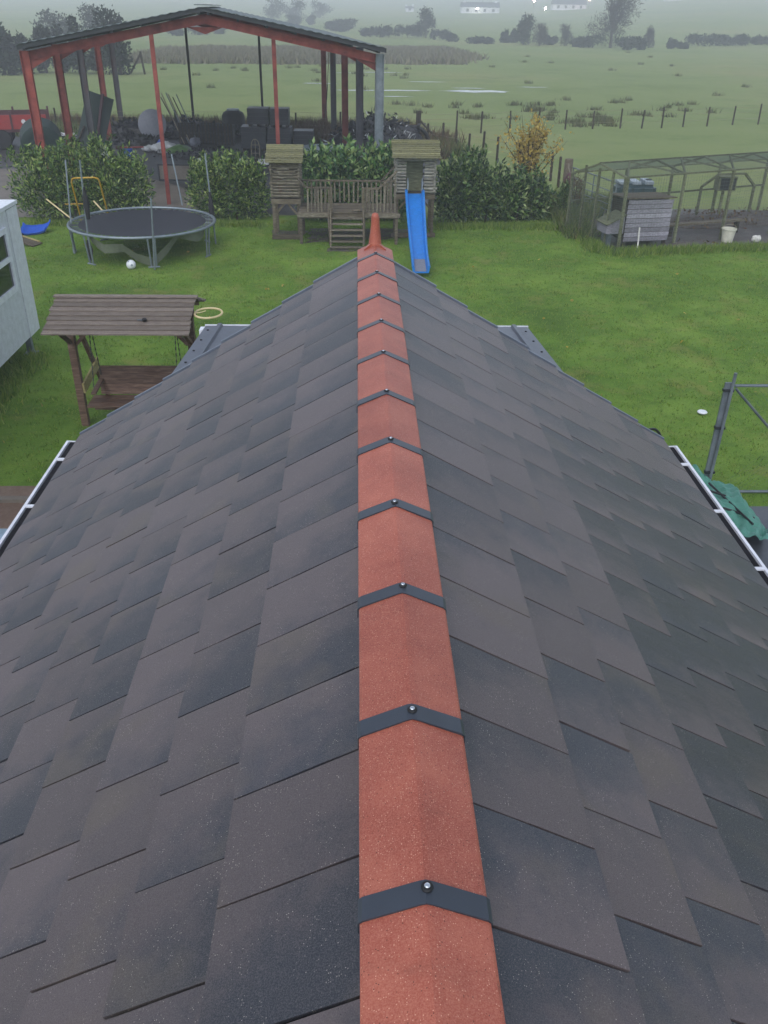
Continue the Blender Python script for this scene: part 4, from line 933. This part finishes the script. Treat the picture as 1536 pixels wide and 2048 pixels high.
# bags, buckets and loose plastic
def bag(label, x, y, sx_, sy_, sz_, mat, name='plastic_bag', cat='bag'):
    bm = bmesh.new(); bmesh.ops.create_icosphere(bm, subdivisions=3, radius=1)
    for v_ in bm.verts:
        k = 1+.22*math.sin(5*v_.co.x+x)*math.cos(4*v_.co.y+y)+J(.08); v_.co = Vector((x+v_.co.x*sx_*k, y+v_.co.y*sy_*k, max(.01, sz_*.8+v_.co.z*sz_*k)))
    me = bpy.data.meshes.new(name); bm.to_mesh(me); bm.free(); me.materials.append(MATS[mat]); o = link(name, me); return tag(o, label, cat)
bag('crumpled white sack by the red trailer', -13.6, 43.6, .5, .35, .28, 'white_plastic')
bag('torn white plastic sheet on the barn floor', -8.6, 41.2, .55, .35, .25, 'white_plastic', 'plastic_sheet', 'sheet')
bag('pale feed bag flattened near the front red post', -9.3, 41.6, .38, .3, .14, 'white_plastic')
bag('small grey bag under the leaning poles', -7.6, 43.2, .25, .25, .22, 'grey_disc')
bag('heap of pale green cuttings in a sack', -7.9, 40.8, .55, .4, .2, 'laurel_bright', 'cuttings_sack', 'sack')
bag('blue plastic scrap beside the feed bag', -8.9, 41.9, .2, .25, .25, 'blue_plastic', 'plastic_scrap', 'scrap')
bag('white lump half hidden behind the hedge', -10.9, 39.3, .35, .3, .3, 'white_plastic', 'white_sack', 'sack')
def tub(label, x, y, r_, h_, mat, name='bucket', cat='bucket', rim=None):
    root = thing(name, label, cat, (x, y, 0)); MB().lathe([(r_*.75, .01), (r_, h_), (r_*1.06, h_), (r_*1.06, h_-.03), (r_*.98, h_-.04), (r_*.7, .04), (.001, .04)], (x, y, 0), 18).build('shell', mat, root, True)
    MB().tube([(x+r_*math.cos(q), y, h_+.55*r_*math.sin(q)) for q in np.linspace(0, math.pi, 9)], .008, 5).build('handle', 'rust_metal', root); return root
tub('green plastic tub behind the trampoline hedge', -11.0, 40.2, .36, .55, 'green_plastic')
tub('blue bucket with red stick lying across it', -9.95, 40.0, .2, .3, 'blue_plastic')
rs = thing('red_tool', 'red handled tool resting over the blue bucket', 'tool', (-9.9, 40, 0))
MB().tube([(-10.3, 40.05, .34), (-9.3, 40.15, .36)], .03, 6).build('tool_handle', 'red_paint', rs); MB().lim((-10.45, 39.95, .28), (-10.25, 40.15, .4)).build('tool_head', 'dark_red', rs)
# black water tank and wrapped block stacks
bt = blob('water_tank', 'black plastic water tank with pale lid behind the stacked blocks', 'tank', [(.5, 0), (.56, .06), (.56, 1.0), (.48, 1.15), (.3, 1.24), (.001, 1.26)], (-6.2, 46.5, 0), 'tyre', 24)
MB().lathe([(.3, 0), (.3, .06), (.001, .09)], (-6.2, 46.5, 1.245), 16).build('lid', 'tank_pale', bt, True)
for (x, y, z, sx_, sy_, sz_, lb) in ((-4.78, 42.6, 0, 1.12, 1.1, .98, 'wrapped grey block stack, lower one under a second stack'), (-3.62, 42.6, 0, 1.08, 1.1, .95, 'wrapped grey block stack on the ground nearest the rear rusty columns'), (-4.55, 42.7, .99, .95, 1.0, .74, 'upper wrapped grey block stack next to the black water tank'), (-3.6, 42.7, .96, .82, 1.0, .76, 'upper wrapped grey block stack crossed by the red gable post'), (-2.55, 42.9, 0, .9, 1.0, .8, 'short wrapped grey block stack at the end of the row')):
    root = thing('block_stack', lb, 'block stack', (x, y, z), group='wrapped block stacks')
    for q in range(4): MB().lim((x-sx_/2+J(.015), y-sy_/2+J(.015), z+.1+(sz_-.1)*q/4+.004), (x+sx_/2+J(.015), y+sy_/2, z+.1+(sz_-.1)*(q+1)/4)).build('block_course', 'bale_grey', root)
    for q in (-.4, 0, .4): MB().lim((x+sx_*q-.05, y-sy_/2, z+.002), (x+sx_*q+.05, y+sy_/2, z+.1)).build('pallet_runner', 'bark', root)
# slatted crates
for i, (x, y) in enumerate(((-8.0, 44.2), (-7.1, 44.3), (-6.3, 43.9))):
    root = thing('slatted_crate', 'dark slatted crate in the row before the black water tank', 'crate', (x, y, 0), group='dark slatted crates')
    for q in range(6): MB().lim((x-.4+.15*q-.04, y-.38, .04), (x-.4+.15*q+.04, y-.36, .95)).build('slat', 'bark', root)
    for zz in (.1, .5, .9): MB().lim((x-.44, y-.355, zz-.04), (x+.44, y-.335, zz+.04)).build('rail', 'dark_steel', root)
    MB().lim((x-.42, y-.33, .0), (x+.42, y+.4, .85)).build('box', 'tyre', root)
# arched trellis
at_ = thing('arched_trellis', 'small arched metal trellis standing against the stacked blocks', 'trellis', (-4.05, 36.2, 0))
arch = [(-.16, 0), (-.16, .95), (-.13, 1.1), (-.06, 1.19), (0, 1.21), (.06, 1.19), (.13, 1.1), (.16, .95), (.16, 0)]
MB().tube([(-4.08+u, 36.2, v_) for u, v_ in arch], .018, 6).build('arch', 'rust_metal', at_, True)
MB().tube([(-4.08, 36.2, .02), (-4.08, 36.2, 1.2)], .012, 5).build('upright', 'rust_metal', at_)
for zz in (.35, .7, 1.0): MB().tube([(-4.24, 36.2, zz), (-3.92, 36.2, zz)], .012, 5).build('cross_bar', 'rust_metal', at_)
# striped barrier plank
bp = thing('striped_plank', 'black and white striped plank lying behind the rounded laurel', 'plank', (-4.8, 34.6, 0))
for i in range(7): MB().bar((-6.1+.38*i, 34.6, .62), (-5.725+.38*i, 34.6, .62), .04, .2).build('stripe', 'white_plastic' if i % 2 == 0 else 'black', bp)
for X in (-5.9, -3.7): MB().lim((X-.04, 34.63, 0), (X+.04, 34.7, .7)).build('leg', 'bark', bp)
fr = thing('steel_frame', 'low dark rectangular frame between the two laurel bushes', 'frame', (-7.0, 33.8, 0))
for p_, q_ in (((-7.4, 33.8, .05), (-7.4, 33.8, .62)), ((-6.2, 33.8, .05), (-6.2, 33.8, .62)), ((-7.4, 33.8, .6), (-6.2, 33.8, .6)), ((-7.4, 33.8, .08), (-6.2, 33.8, .08))): MB().bar(p_, q_, .05, .05).build('frame_bar', 'dark_steel', fr)
MB().lim((-7.37, 33.79, .1), (-6.23, 33.81, .57)).build('infill', 'concrete', fr)
# upturned boat and rubble heap
bo = thing('upturned_dinghy', 'small blue and white dinghy lying behind the laurel hedge', 'dinghy', (-1.4, 40.4, 0))
hull = MB(); secs = []
for i in range(9):
    f_ = i/8; w_ = .5*math.sin(math.pi*(.12+.8*f_))**.6; hgt = .45*(1-.5*abs(f_-.5))
    secs.append([(-2.5+2.2*f_, 40.6-.5*f_-w_*math.cos(q), .12+hgt*math.sin(q)) for q in np.linspace(0, math.pi, 9)])
for s_ in secs: hull.v += s_
for i in range(8): hull.f += [(i*9+j, i*9+j+1, (i+1)*9+j+1, (i+1)*9+j) for j in range(8)]
hull.f += [tuple(range(9)), tuple(72+j for j in range(9))]
hull.build('hull', 'tank_pale', bo, True); MB().tube([s_[0] for s_ in secs], .04, 6).build('gunwale', 'blue_plastic', bo, True)
hb = tag(MB().lim((-2.1, 38.2, .0), (-.5, 38.9, .55)).lim((-1.9, 38.15, .552), (-.7, 38.95, .6)).build('pale_box', 'tank_pale'), 'pale flat topped box behind the laurel hedge', 'box')
def heap(name, label, blobs, n, size, core, mat, cat='heap'):
    root = thing(name, label, cat, (blobs[0][0], blobs[0][1], 0))
    bm = bmesh.new()
    for b in blobs:
        r_ = bmesh.ops.create_icosphere(bm, subdivisions=3, radius=1)
        for v_ in r_['verts']:
            k = 1+J(.09); v_.co = Vector((b[0]+v_.co.x*b[3]*.92*k, b[1]+v_.co.y*b[4]*.92*k, b[2]+v_.co.z*b[5]*.92*k))
    me = bpy.data.meshes.new('mound'); bm.to_mesh(me); bm.free(); me.materials.append(MATS[core]); link('mound', me, root)
    P, D = cloud(blobs, n, .9); P = P[P[:, 2] > .0]; D = np.zeros_like(P)+[0, 0, .25]
    Vv, Ff = leafy(P, D, size, .55, 1.0); tag(link('loose_pieces', fast_mesh('loose_pieces', Vv, Ff, mat), root), kind='stuff')
    return root
heap('turf_heap', 'dark heap of rubble and scrap behind the grey barn column', [(.6, 41.6, .2, 1.4, 1.2, 1.35), (-.4, 41.4, .1, 1.0, 1.0, 1.1), (1.8, 41.8, .1, 1.2, 1.0, 1.15), (.9, 40.6, .1, 1.6, 1.0, .9)], 4200, .22, 'yard', 'debris')
P, D = cloud([(.7, 41.0, .2, 1.9, 1.5, 1.35)], 160, .97); D = D[P[:, 2] > .1]; P = P[P[:, 2] > .1]; Vv, Ff = leafy(P, D, .25, .22, .9)
tag(link('pale_scraps', fast_mesh('pale_scraps', Vv, Ff, 'white_plastic')), 'pale plastic scraps caught in the rubble heap', 'scraps', None, 'stuff')
tyr = thing('tyre_arch', 'black rubber tyre halves resting on the rubble heap', 'tyre', (2.5, 42.2, 0))
MB().tube([(2.4+.7*math.cos(q), 42.0, .45+.62*math.sin(q)) for q in np.linspace(0, math.pi, 14)], .09, 8).build('tyre_half', 'tyre', tyr, True)
MB().tube([(2.1+.5*math.cos(q), 41.7, .4+.5*math.sin(q)) for q in np.linspace(0, math.pi, 14)], .08, 8).build('tyre_half', 'tyre', tyr, True)
heap('spoil_heap', 'low heap of grey stones by the trailer', [(-13.2, 41.5, 0, 1.3, 1.0, .55), (-12.3, 40.6, 0, .8, .7, .4)], 1500, .2, 'yard', 'debris')
heap('scrap_bank', 'dark bank of brambles and scrap along the back of the barn', [(-11, 46.2, 0, 1.6, .8, .7), (-8.5, 46.6, 0, 1.5, .8, .75), (-6.8, 46.2, 0, 1.2, .7, .6), (-10.2, 43.6, 0, 1.2, .9, .35)], 3800, .24, 'yard', 'debris')
heap('dark_midden', 'flat dark spread of soil on the barn floor', [(-6.5, 40.2, -.1, 2.2, 1.6, .3), (-5.0, 39.0, -.1, 1.6, 1.3, .25)], 1600, .16, 'yard', 'debris')

# ------------------------------------------------------------------ field fences and gate
def fence(label, pts, hts, wires, name='post_wire_fence', r_=.05, lean=.03):
    root = thing(name, label, 'fence', (pts[0][0], pts[0][1], 0))
    tops = []
    for (x, y), h_ in zip(pts, hts):
        dx, dy = J(lean), J(lean); g = th(x, y)
        MB().tube([(x, y, g-.1), (x+dx, y+dy, g+h_), (x+dx, y+dy, g+h_+.02)], [r_, r_*.92, r_*.5], 7).build('post', 'bark', root); tops.append(Vector((x+dx, y+dy, g)))
    for z in wires:
        w_ = MB()
        for p_, q_ in zip(tops, tops[1:]):
            n = 4; w_.tube([p_.lerp(q_, i/n)+Vector((0, 0, z-.03*math.sin(math.pi*i/n))) for i in range(n+1)], .006, 4, cap=False)
        w_.build('wire', 'rust_metal', root)
    return root
far = [(-22, 47.8), (-15.5, 48.5), (-9.5, 48.8), (-3.3, 49.0), (-1.0, 49.0), (1.2, 49.0), (3.0, 49.0), (5.09, 49.0), (6.45, 49.4), (8.16, 50.5), (9.82, 51.1), (11.4, 51.5), (13.02, 51.9), (14.68, 52.3), (15.93, 52.4), (17.18, 52.75), (18.62, 53.4), (20.16, 53.8), (22.0, 54.7), (23.7, 55.1), (25.6, 55.6), (27.5, 56.0)]
fence('long far fence of thin posts along the wet field', far, [1.0+J(.12) for _ in far], (.35, .7, .95))
near = [(3.2, 44.0), (3.9, 43.2), (4.41, 42.2), (4.74, 40.26), (5.3, 39.8), (5.77, 38.65), (6.4, 37.0), (6.9, 36.0), (7.31, 34.84), (7.33, 33.45), (7.25, 32.0)]
fence('near fence of stout posts running from the rubble heap to the gate', near, [1.05+J(.12) for _ in near], (.3, .6, .95), r_=.055, lean=.05)
stt = thing('strainer_post', 'leaning strainer post with diagonal strut behind the slide tower', 'post', (2.9, 44.5, 0))
MB().tube([(2.8, 44.6, 0), (2.85, 44.6, 1.5)], .08, 8).build('post', 'bark', stt); MB().bar((2.85, 44.6, 1.1), (4.0, 43.0, .1), .07, .07).build('strut', 'bark', stt)
gw = thing('wooden_stile', 'small dark wooden stile at the edge of the misty trees', 'stile', (-20.6, 91, 0))
for p_, q_ in (((-21.4, 91, 0), (-21.6, 91, 1.6)), ((-20.0, 91, 0), (-20.2, 91, 1.9)), ((-21.3, 91, .1), (-20.2, 91, 1.7))): MB().bar(p_, q_, .16, .16).build('timber', 'bark', gw)
gate = thing('field_gate', 'galvanised five bar field gate hung on a thick wooden post', 'gate', (7.2, 31.1, 0))
MB().lathe([(.15, -.1), (.145, 1.28), (.13, 1.32), (.001, 1.33)], (7.1, 31.15, 0), 10).build('gate_post', 'old_wood', gate, True)
gA, gB = Vector((7.2, 30.9, 0)), Vector((7.95, 27.9, 0))
for z in (.2, .38, .56, .78, 1.08): MB().tube([gA+Vector((0, 0, z)), gB+Vector((0, 0, z))], .022 if z > 1 else .016, 7).build('gate_bar', 'galv_dull', gate, True)
for f_ in (.02, .5, .98): MB().tube([gA.lerp(gB, f_)+Vector((0, 0, .18)), gA.lerp(gB, f_)+Vector((0, 0, 1.09))], .02, 7).build('gate_stile', 'galv_dull', gate, True)

# ------------------------------------------------------------------ chicken run, coop and bits
run = thing('chicken_run', 'long timber framed chicken run with wire netting over a pitched top', 'chicken run', (9.5, 25.9, 0))
r0 = Vector((7.0, 23.75, 0)); ra = Vector((.916, .40, 0)); rd = Vector((-.40, .916, 0)); RD = 2.4
EF, EB, RT = 1.88, 1.66, 2.08
bays = [0, 1.95, 3.7, 5.6, 7.6]
def pr_(t_, d_, z): return r0+ra*t_+rd*d_+Vector((0, 0, z))
for i, t_ in enumerate(bays):
    MB().bar(pr_(t_, 0, 0), pr_(t_, 0, EF), .075, .06, ra).build('post', 'green_timber', run)
    MB().bar(pr_(t_, RD, 0), pr_(t_, RD, EB), .075, .06, ra).build('post', 'green_timber', run)
    MB().bar(pr_(t_, 0, EF), pr_(t_, RD/2, RT), .05, .05).build('rafter', 'green_timber', run)
    MB().bar(pr_(t_, RD, EB), pr_(t_, RD/2, RT), .05, .05).build('rafter', 'green_timber', run)
    if i < 4: MB().bar(pr_(t_, 0, EF), pr_((t_+bays[i+1])/2, RD/2, RT), .045, .045).build('top_brace', 'green_timber', run); MB().bar(pr_(bays[i+1], 0, EF), pr_((t_+bays[i+1])/2, RD/2, RT), .045, .045).build('top_brace', 'green_timber', run)
for d_ in (.6, 1.2, 1.8): MB().bar(pr_(0, d_, 0), pr_(0, d_, EF+.08), .06, .05, ra).build('end_stud', 'green_timber', run)
for d_, z in ((0, EF+.02), (RD, EB+.02), (RD/2, RT+.02)): MB().bar(pr_(-.03, d_, z), pr_(7.65, d_, z), .05, .04).build('top_rail', 'green_timber', run)
MB().bar(pr_(0, RD, .9), pr_(7.6, RD, .9), .045, .05).build('mid_rail', 'green_timber', run)
def netting(A, B, C_, D_, nu, nv, name='netting'):
    m = MB()
    for i in range(nu+1): p_, q_ = A.lerp(B, i/nu), D_.lerp(C_, i/nu); m.tube([p_, q_], .0021, 3, cap=False)
    for i in range(nv+1): p_, q_ = A.lerp(D_, i/nv), B.lerp(C_, i/nv); m.tube([p_, q_], .0021, 3, cap=False)
    return tag(m.build(name, 'netwire', run), kind='stuff')
plain('netwire', '5c6a62', .5, .4, .2)
netting(pr_(0, 0, EF+.03), pr_(7.6, 0, EF+.03), pr_(7.6, RD/2, RT+.03), pr_(0, RD/2, RT+.03), 110, 18)
netting(pr_(0, RD, EB+.03), pr_(7.6, RD, EB+.03), pr_(7.6, RD/2, RT+.03), pr_(0, RD/2, RT+.03), 110, 18)
netting(pr_(0, 0, .02), pr_(7.6, 0, .02), pr_(7.6, 0, EF), pr_(0, 0, EF), 80, 20)
netting(pr_(0, RD, .02), pr_(7.6, RD, .02), pr_(7.6, RD, EB), pr_(0, RD, EB), 80, 18)
netting(pr_(-.02, 0, .02), pr_(-.02, RD, .02), pr_(-.02, RD, EB), pr_(-.02, 0, EF), 44, 34)
# coop
cp = thing('hen_coop', 'pale weathered board hen coop with side nest box inside the run', 'hen coop', (7.95, 24.5, 0))
TC = Matrix.Translation((7.22, 24.15, 0)) @ Matrix.Rotation(R(10), 4, 'Z')
for i in range(9):
    z = .17+.123*i; MB(TC).bar((.0, -.025, z+.055), (1.32+J(.01), -.025, z+.055+J(.004)), .022, .108, (0, -.2, 1)).build('board', 'white_wood', cp)
MB(TC).lim((.02, 0, .17), (1.30, 1.0, 1.2)).build('coop_body', 'bark', cp)
MB(TC).bar((.66, -.07, 1.31), (.66, 1.1, 1.24), 1.46, .03).build('coop_roof', 'old_wood', cp)
for x in (.06, 1.26):
    for y in (.05, .95): MB(TC).lim((x-.04, y-.04, 0), (x+.04, y+.04, .169)).build('leg', 'bark', cp)
nb = MB(TC).extr([(-.02, .38), (-.52, .38), (-.52, .62), (-.02, .86)], lambda u, v_, t_: (u, t_, v_), .0, .62).build('nest_box', 'white_wood', cp)
MB(TC).bar((-.56, .31, .625), (.0, .31, .885), .72, .025, (0, 0, 1)).build('nest_box_lid', 'green_timber', nb)
MB(TC).bar((.35, -.25, .0), (.42, -.06, .55), .04, .03).build('prop_stick', 'stone_white', cp)
MB(TC).lim((-.42, .1, .0), (-.3, .5, .37)).build('nest_leg', 'galv_dull', cp)
# rails sticking out, oil tank, hutch, bench, buckets, planter
ot = thing('oil_tank', 'dark blue plastic oil tank with pale ribbed top behind the run', 'oil tank', (8.6, 28.4, 0))
bm = bmesh.new(); bmesh.ops.create_cube(bm, size=1)
for v_ in bm.verts: v_.co = Vector((8.63+v_.co.x*1.24, 28.4+v_.co.y*.8, .52+v_.co.z*1.02))
bmesh.ops.bevel(bm, geom=bm.edges[:], offset=.12, segments=3, affect='EDGES'); me = bpy.data.meshes.new('tank_shell'); bm.to_mesh(me); bm.free(); me.materials.append(MATS['tank_blue']); link('tank_shell', me, ot)
for i in range(3): MB().lim((8.2+.4*i-.13, 28.06, 1.02), (8.2+.4*i+.13, 28.72, 1.07+.02*i)).build('top_rib', 'tank_pale', ot)
for i in range(4): MB().lim((8.14+.33*i-.03, 27.975, .15), (8.14+.33*i+.03, 28.02, .92)).build('side_rib', 'tank_green', ot)
MB().lathe([(.1, 0), (.1, .07), (.001, .08)], (9.05, 28.4, 1.06), 12).build('filler_cap', 'black', ot)
ht_ = thing('raised_hutch', 'small dark mesh fronted hutch under a timber arch in the run', 'hutch', (11.2, 27.6, 0))
MB().lim((10.95, 27.5, .95), (11.5, 27.9, 1.36)).build('hutch_box', 'green_timber', ht_); MB().lim((11.0, 27.485, .98), (11.46, 27.498, 1.32)).build('mesh_front', 'dark_steel', ht_)
for p_, q_ in (((10.35, 27.3, 1.1), (10.85, 27.4, 1.44)), ((10.85, 27.4, 1.44), (11.7, 27.5, 1.46)), ((11.7, 27.5, 1.46), (12.1, 27.6, 1.1)), ((10.35, 27.3, 1.1), (10.35, 27.3, .0)), ((12.1, 27.6, 1.1), (12.1, 27.6, 0)), ((11.2, 27.7, 0), (11.2, 27.7, .949))): MB().bar(p_, q_, .07, .06).build('hutch_frame', 'green_timber', ht_)
bn = thing('perch_bench', 'long low plank bench resting on short legs inside the run', 'bench', (10, 25.9, 0))
MB().bar((8.8, 25.5, .33), (11.35, 26.25, .36), .22, .05).build('plank', 'old_wood', bn)
for p_ in ((9.0, 25.56), (11.2, 26.2)): MB().lim((p_[0]-.05, p_[1]-.08, 0), (p_[0]+.05, p_[1]+.08, .31)).build('leg', 'bark', bn)
tub('white plastic bucket standing in the chicken run', 10.48, 24.95, .2, .38, 'bucket')
bag('small pale lump lying on the mud outside the run', 11.35, 25.0, .13, .1, .1, 'stone_white', 'pale_lump', 'stone')
pl = thing('planter_tray', 'low timber planter tray of dark soil at the corner of the run', 'planter', (6.75, 25.1, 0))
for a1, b1 in (((6.45, 24.95, .0), (6.98, 25.0, .16)), ((6.45, 25.38, .0), (6.98, 25.43, .16)), ((6.45, 25.002, .0), (6.5, 25.378, .16)), ((6.93, 25.002, .0), (6.98, 25.378, .16))): MB().lim(a1, b1).build('tray_side', 'green_timber', pl)
MB().lim((6.5, 25.0, .01), (6.93, 25.38, .1)).build('soil', 'muck_shade', pl)
dt = thing('feed_trough', 'shallow black trough lying in the grass by the laurel', 'trough', (6.2, 26.9, 0))
MB().extr([(-.3, .12), (-.22, .01), (.22, .01), (.3, .12), (.27, .12), (.2, .04), (-.2, .04), (-.27, .12)], lambda u, v_, t_: (6.15+u, t_, v_), 26.75, 27.05).build('trough_shell', 'black', dt)
heap('mud_litter', 'litter of twigs and clods inside the chicken run', [(9.3, 24.6, -.1, 1.1, .4, .2), (10.6, 27.3, -.1, 1.6, .8, .45), (12.6, 27.6, -.1, 1.8, .5, .5)], 1500, .11, 'mud', 'brown_weeds', 'litter')

# ------------------------------------------------------------------ mesh panel, tarpaulin and litter by the right eave
mp_ = thing('mesh_panel', 'galvanised steel mesh panel with end post and diagonal brace', 'mesh panel', (4.6, 10.1, 0))
MB().lim((4.53, 10.09, 0), (4.62, 10.12, 1.62)).build('end_post', 'galv_dull', mp_)
MB().tube([(4.60, 10.07, 0), (4.62, 10.07, 1.76)], .022, 8).build('end_pole', 'galv_dull', mp_, True)
for z in (.35, 1.0, 1.52): MB().lim((4.52, 10.06, z-.015), (4.65, 10.13, z+.015)).build('clamp', 'dark_steel', mp_)
MB().tube([(4.66, 10.1, 1.58), (9.5, 10.1, 1.58)], .02, 8).build('top_rail', 'galv_dull', mp_, True)
MB().tube([(4.60, 10.1, .045), (9.5, 10.1, .045)], .02, 8).build('bottom_rail', 'galv_dull', mp_, True)
MB().tube([(4.68, 10.1, 1.54), (6.2, 10.1, .06)], .017, 8).build('brace', 'galv_dull', mp_, True)
m = MB()
for i in range(62):
    x = 4.7+.08*i
    for s in (1, -1):
        xa, xb = (x, x+1.5) if s > 0 else (x+1.5, x)
        m.tube([(xa, 10.1+.004*s, .05), (xb, 10.1+.004*s, 1.57)], .0011, 3, cap=False)
tag(m.build('chain_mesh', 'netwire', mp_), kind='stuff')
tp = thing('tarpaulin', 'crumpled green tarpaulin on a dark frame beside the gutter', 'tarpaulin', (4.6, 9.6, 0))
nu, nv = 44, 26; m = MB()
for i in range(nu+1):
    for j in range(nv+1):
        f_, g_ = i/nu, j/nv; x = 4.15+.62*g_+.14*math.sin(3.1*f_)*g_+.04*math.sin(11*f_)+.1*f_*g_; y = 10.2-1.5*f_+.08*math.sin(6*g_)
        z = .12+.16*math.sin(math.pi*min(1, .12+.8*g_))*(1-.4*f_)+.045*math.sin(9*f_+5*g_)+.035*math.cos(13*g_+4*f_)+.03*abs(math.sin(23*f_-11*g_))+.022*math.sin(31*g_+17*f_)
        m.v.append((x, y, max(.02, z)))
for i in range(nu): m.f += [(i*(nv+1)+j, i*(nv+1)+j+1, (i+1)*(nv+1)+j+1, (i+1)*(nv+1)+j) for j in range(nv)]
m.build('sheet', 'teal_tarp', tp, True)
for p_, q_ in (((4.5, 9.85, .31), (4.72, 8.9, .25)), ((4.4, 9.6, .34), (4.80, 9.55, .22)), ((4.45, 9.2, .31), (4.85, 9.15, .19))): MB().tube([p_, q_], .014, 6).build('frame_bar', 'black', tp)
hl = thing('hose_loop', 'black hose loop sticking up past the roof corner', 'hose', (4.2, 11.2, 0))
MB().tube([(4.2+.22*math.cos(q), 11.45+.05*math.sin(2*q), .02+.33*math.sin(q)) for q in np.linspace(0, math.pi, 16)], .02, 7).build('hose', 'hose', hl, True)
MB().tube([(4.0, 11.35, .03), (3.9, 10.6, .03), (3.4, 10.2, .03)], .02, 7).build('hose_tail', 'hose', hl, True)
# ball, lid, board, white disc
bl_ = thing('football', 'white football on the lawn in front of the trampoline', 'ball', (-5.70, 21.55, 0))
bm = bmesh.new(); bmesh.ops.create_icosphere(bm, subdivisions=3, radius=.115)
for v_ in bm.verts: v_.co += Vector((-5.70, 21.55, .112))
me = bpy.data.meshes.new('ball_skin'); bm.to_mesh(me); bm.free(); me.materials.append(MATS['ball_white']); me.polygons.foreach_set('use_smooth', [True]*len(me.polygons)); link('ball_skin', me, bl_)
for (a, b) in ((.3, .5), (1.8, -.2), (-1.2, .1), (4, .9)):
    d = Vector((math.cos(a)*math.cos(b), math.sin(a)*math.cos(b), math.sin(b))); MB().lathe([(.001, .1175), (.03, .114)], (-5.70, 21.55, .112), 6, d.to_track_quat('Z', 'Y').to_matrix()).build('ball_patch', 'tank_pale', bl_)
ld = thing('blue_sledge', 'blue plastic sledge lying on the grass near the cabin', 'sledge', (-9.25, 25.3, 0))
m = MB(); prof = [(-.62, .28), (-.5, .1), (-.2, .03), (.3, .03), (.55, .12), (.66, .3)]
for (u, z) in prof: m.v += [(-9.25+u*.52, 25.3-.26+u*.3, z*.45+.06), (-9.25+u*.52, 25.3-.2+u*.3, z*.45), (-9.25+u*.52, 25.3+.2+u*.3, z*.45+.1), (-9.25+u*.52, 25.3+.26+u*.3, z*.45+.17)]
for i in range(5): m.f += [(i*4+j, i*4+j+1, i*4+5+j, i*4+4+j) for j in range(3)]
sh_ = m.build('sledge_shell', 'blue_plastic', ld, True); sh_.modifiers.new('thick', 'SOLIDIFY').thickness = .02
MB().tube([(-9.57, 25.0, .2), (-9.66, 25.0, .15), (-9.62, 25.04, .08)], .012, 5).build('cord', 'white_plastic', ld)
bd = thing('timber_ramp', 'short timber ramp board on the grass beside the cabin', 'ramp', (-8.95, 23.9, 0))
MB().bar((-9.35, 24.1, .16), (-8.72, 23.86, .03), .4, .03).build('ramp_board', 'old_wood', bd); MB().bar((-9.35, 24.3, .18), (-8.72, 24.06, .055), .05, .06).build('ramp_batten', 'new_timber', bd)
MB().bar((-9.25, 23.85, .0), (-9.25, 24.35, .2), .05, .05).build('ramp_foot', 'bark', bd)
wd_ = thing('flying_disc', 'white flying disc lying on the lawn by the mesh panel', 'disc', (5.49, 12.77, 0))
MB().lathe([(.075, .01), (.078, .02), (.07, .03), (.04, .034), (.001, .035)], (5.49, 12.77, .03), 20).build('disc_shell', 'ball_white', wd_, True); MB().lathe([(.077, 0), (.082, .01), (.077, .016)], (5.49, 12.77, .035), 20).build('disc_rim', 'white_plastic', wd_, True)
pp = thing('parcel_bench', 'pale blue garden table top standing on the path below the gutter', 'table', (-3.72, 7.3, 0))
MB().lathe([(.001, .96), (.42, .96), (.47, .98), (.47, 1.0), (.40, 1.03), (.001, 1.045)], (-3.78, 7.15, 0), 26).build('table_top', 'pale_blue', pp, True)
for q in range(4): a = .785+1.571*q; MB().tube([(-3.78+.32*math.cos(a), 7.15+.32*math.sin(a), .958), (-3.78+.4*math.cos(a), 7.15+.4*math.sin(a), .01)], .018, 6).build('leg', 'galv_dull', pp)
# fallen leaves and clumps on the lawn
P = np.array(scatter([(-9, 11), (-2.5, 11), (2.5, 11), (9, 11), (11, 22), (-9, 24)], 60)); P[:, 2] = .05
Vv, Ff = leafy(P, rng.normal(0, 1, P.shape)*[1, 1, .15], .085, .6, .3)
tag(link('fallen_leaves', fast_mesh('fallen_leaves', Vv, Ff, 'autumn')), 'yellow fallen leaves scattered over the lawn', 'leaves', None, 'stuff')

# ------------------------------------------------------------------ mist
hz = MB().lim((-1350, -90, -1.2), (1350, 1340, 46)).build('haze', 'black'); hz.data.materials.clear()
hm = bpy.data.materials.new('mist'); hm.use_nodes = True; ht2 = hm.node_tree; ht2.nodes.clear()
ou = ht2.nodes.new('ShaderNodeOutputMaterial'); pv = ht2.nodes.new('ShaderNodeVolumePrincipled')
pv.inputs['Color'].default_value = (.90, .92, .98, 1); pv.inputs['Density'].default_value = .0022; pv.inputs['Anisotropy'].default_value = .1
ht2.links.new(pv.outputs[0], ou.inputs['Volume']); hz.data.materials.append(hm); tag(hz, 'thin grey mist over the fields', 'mist', None, 'stuff')
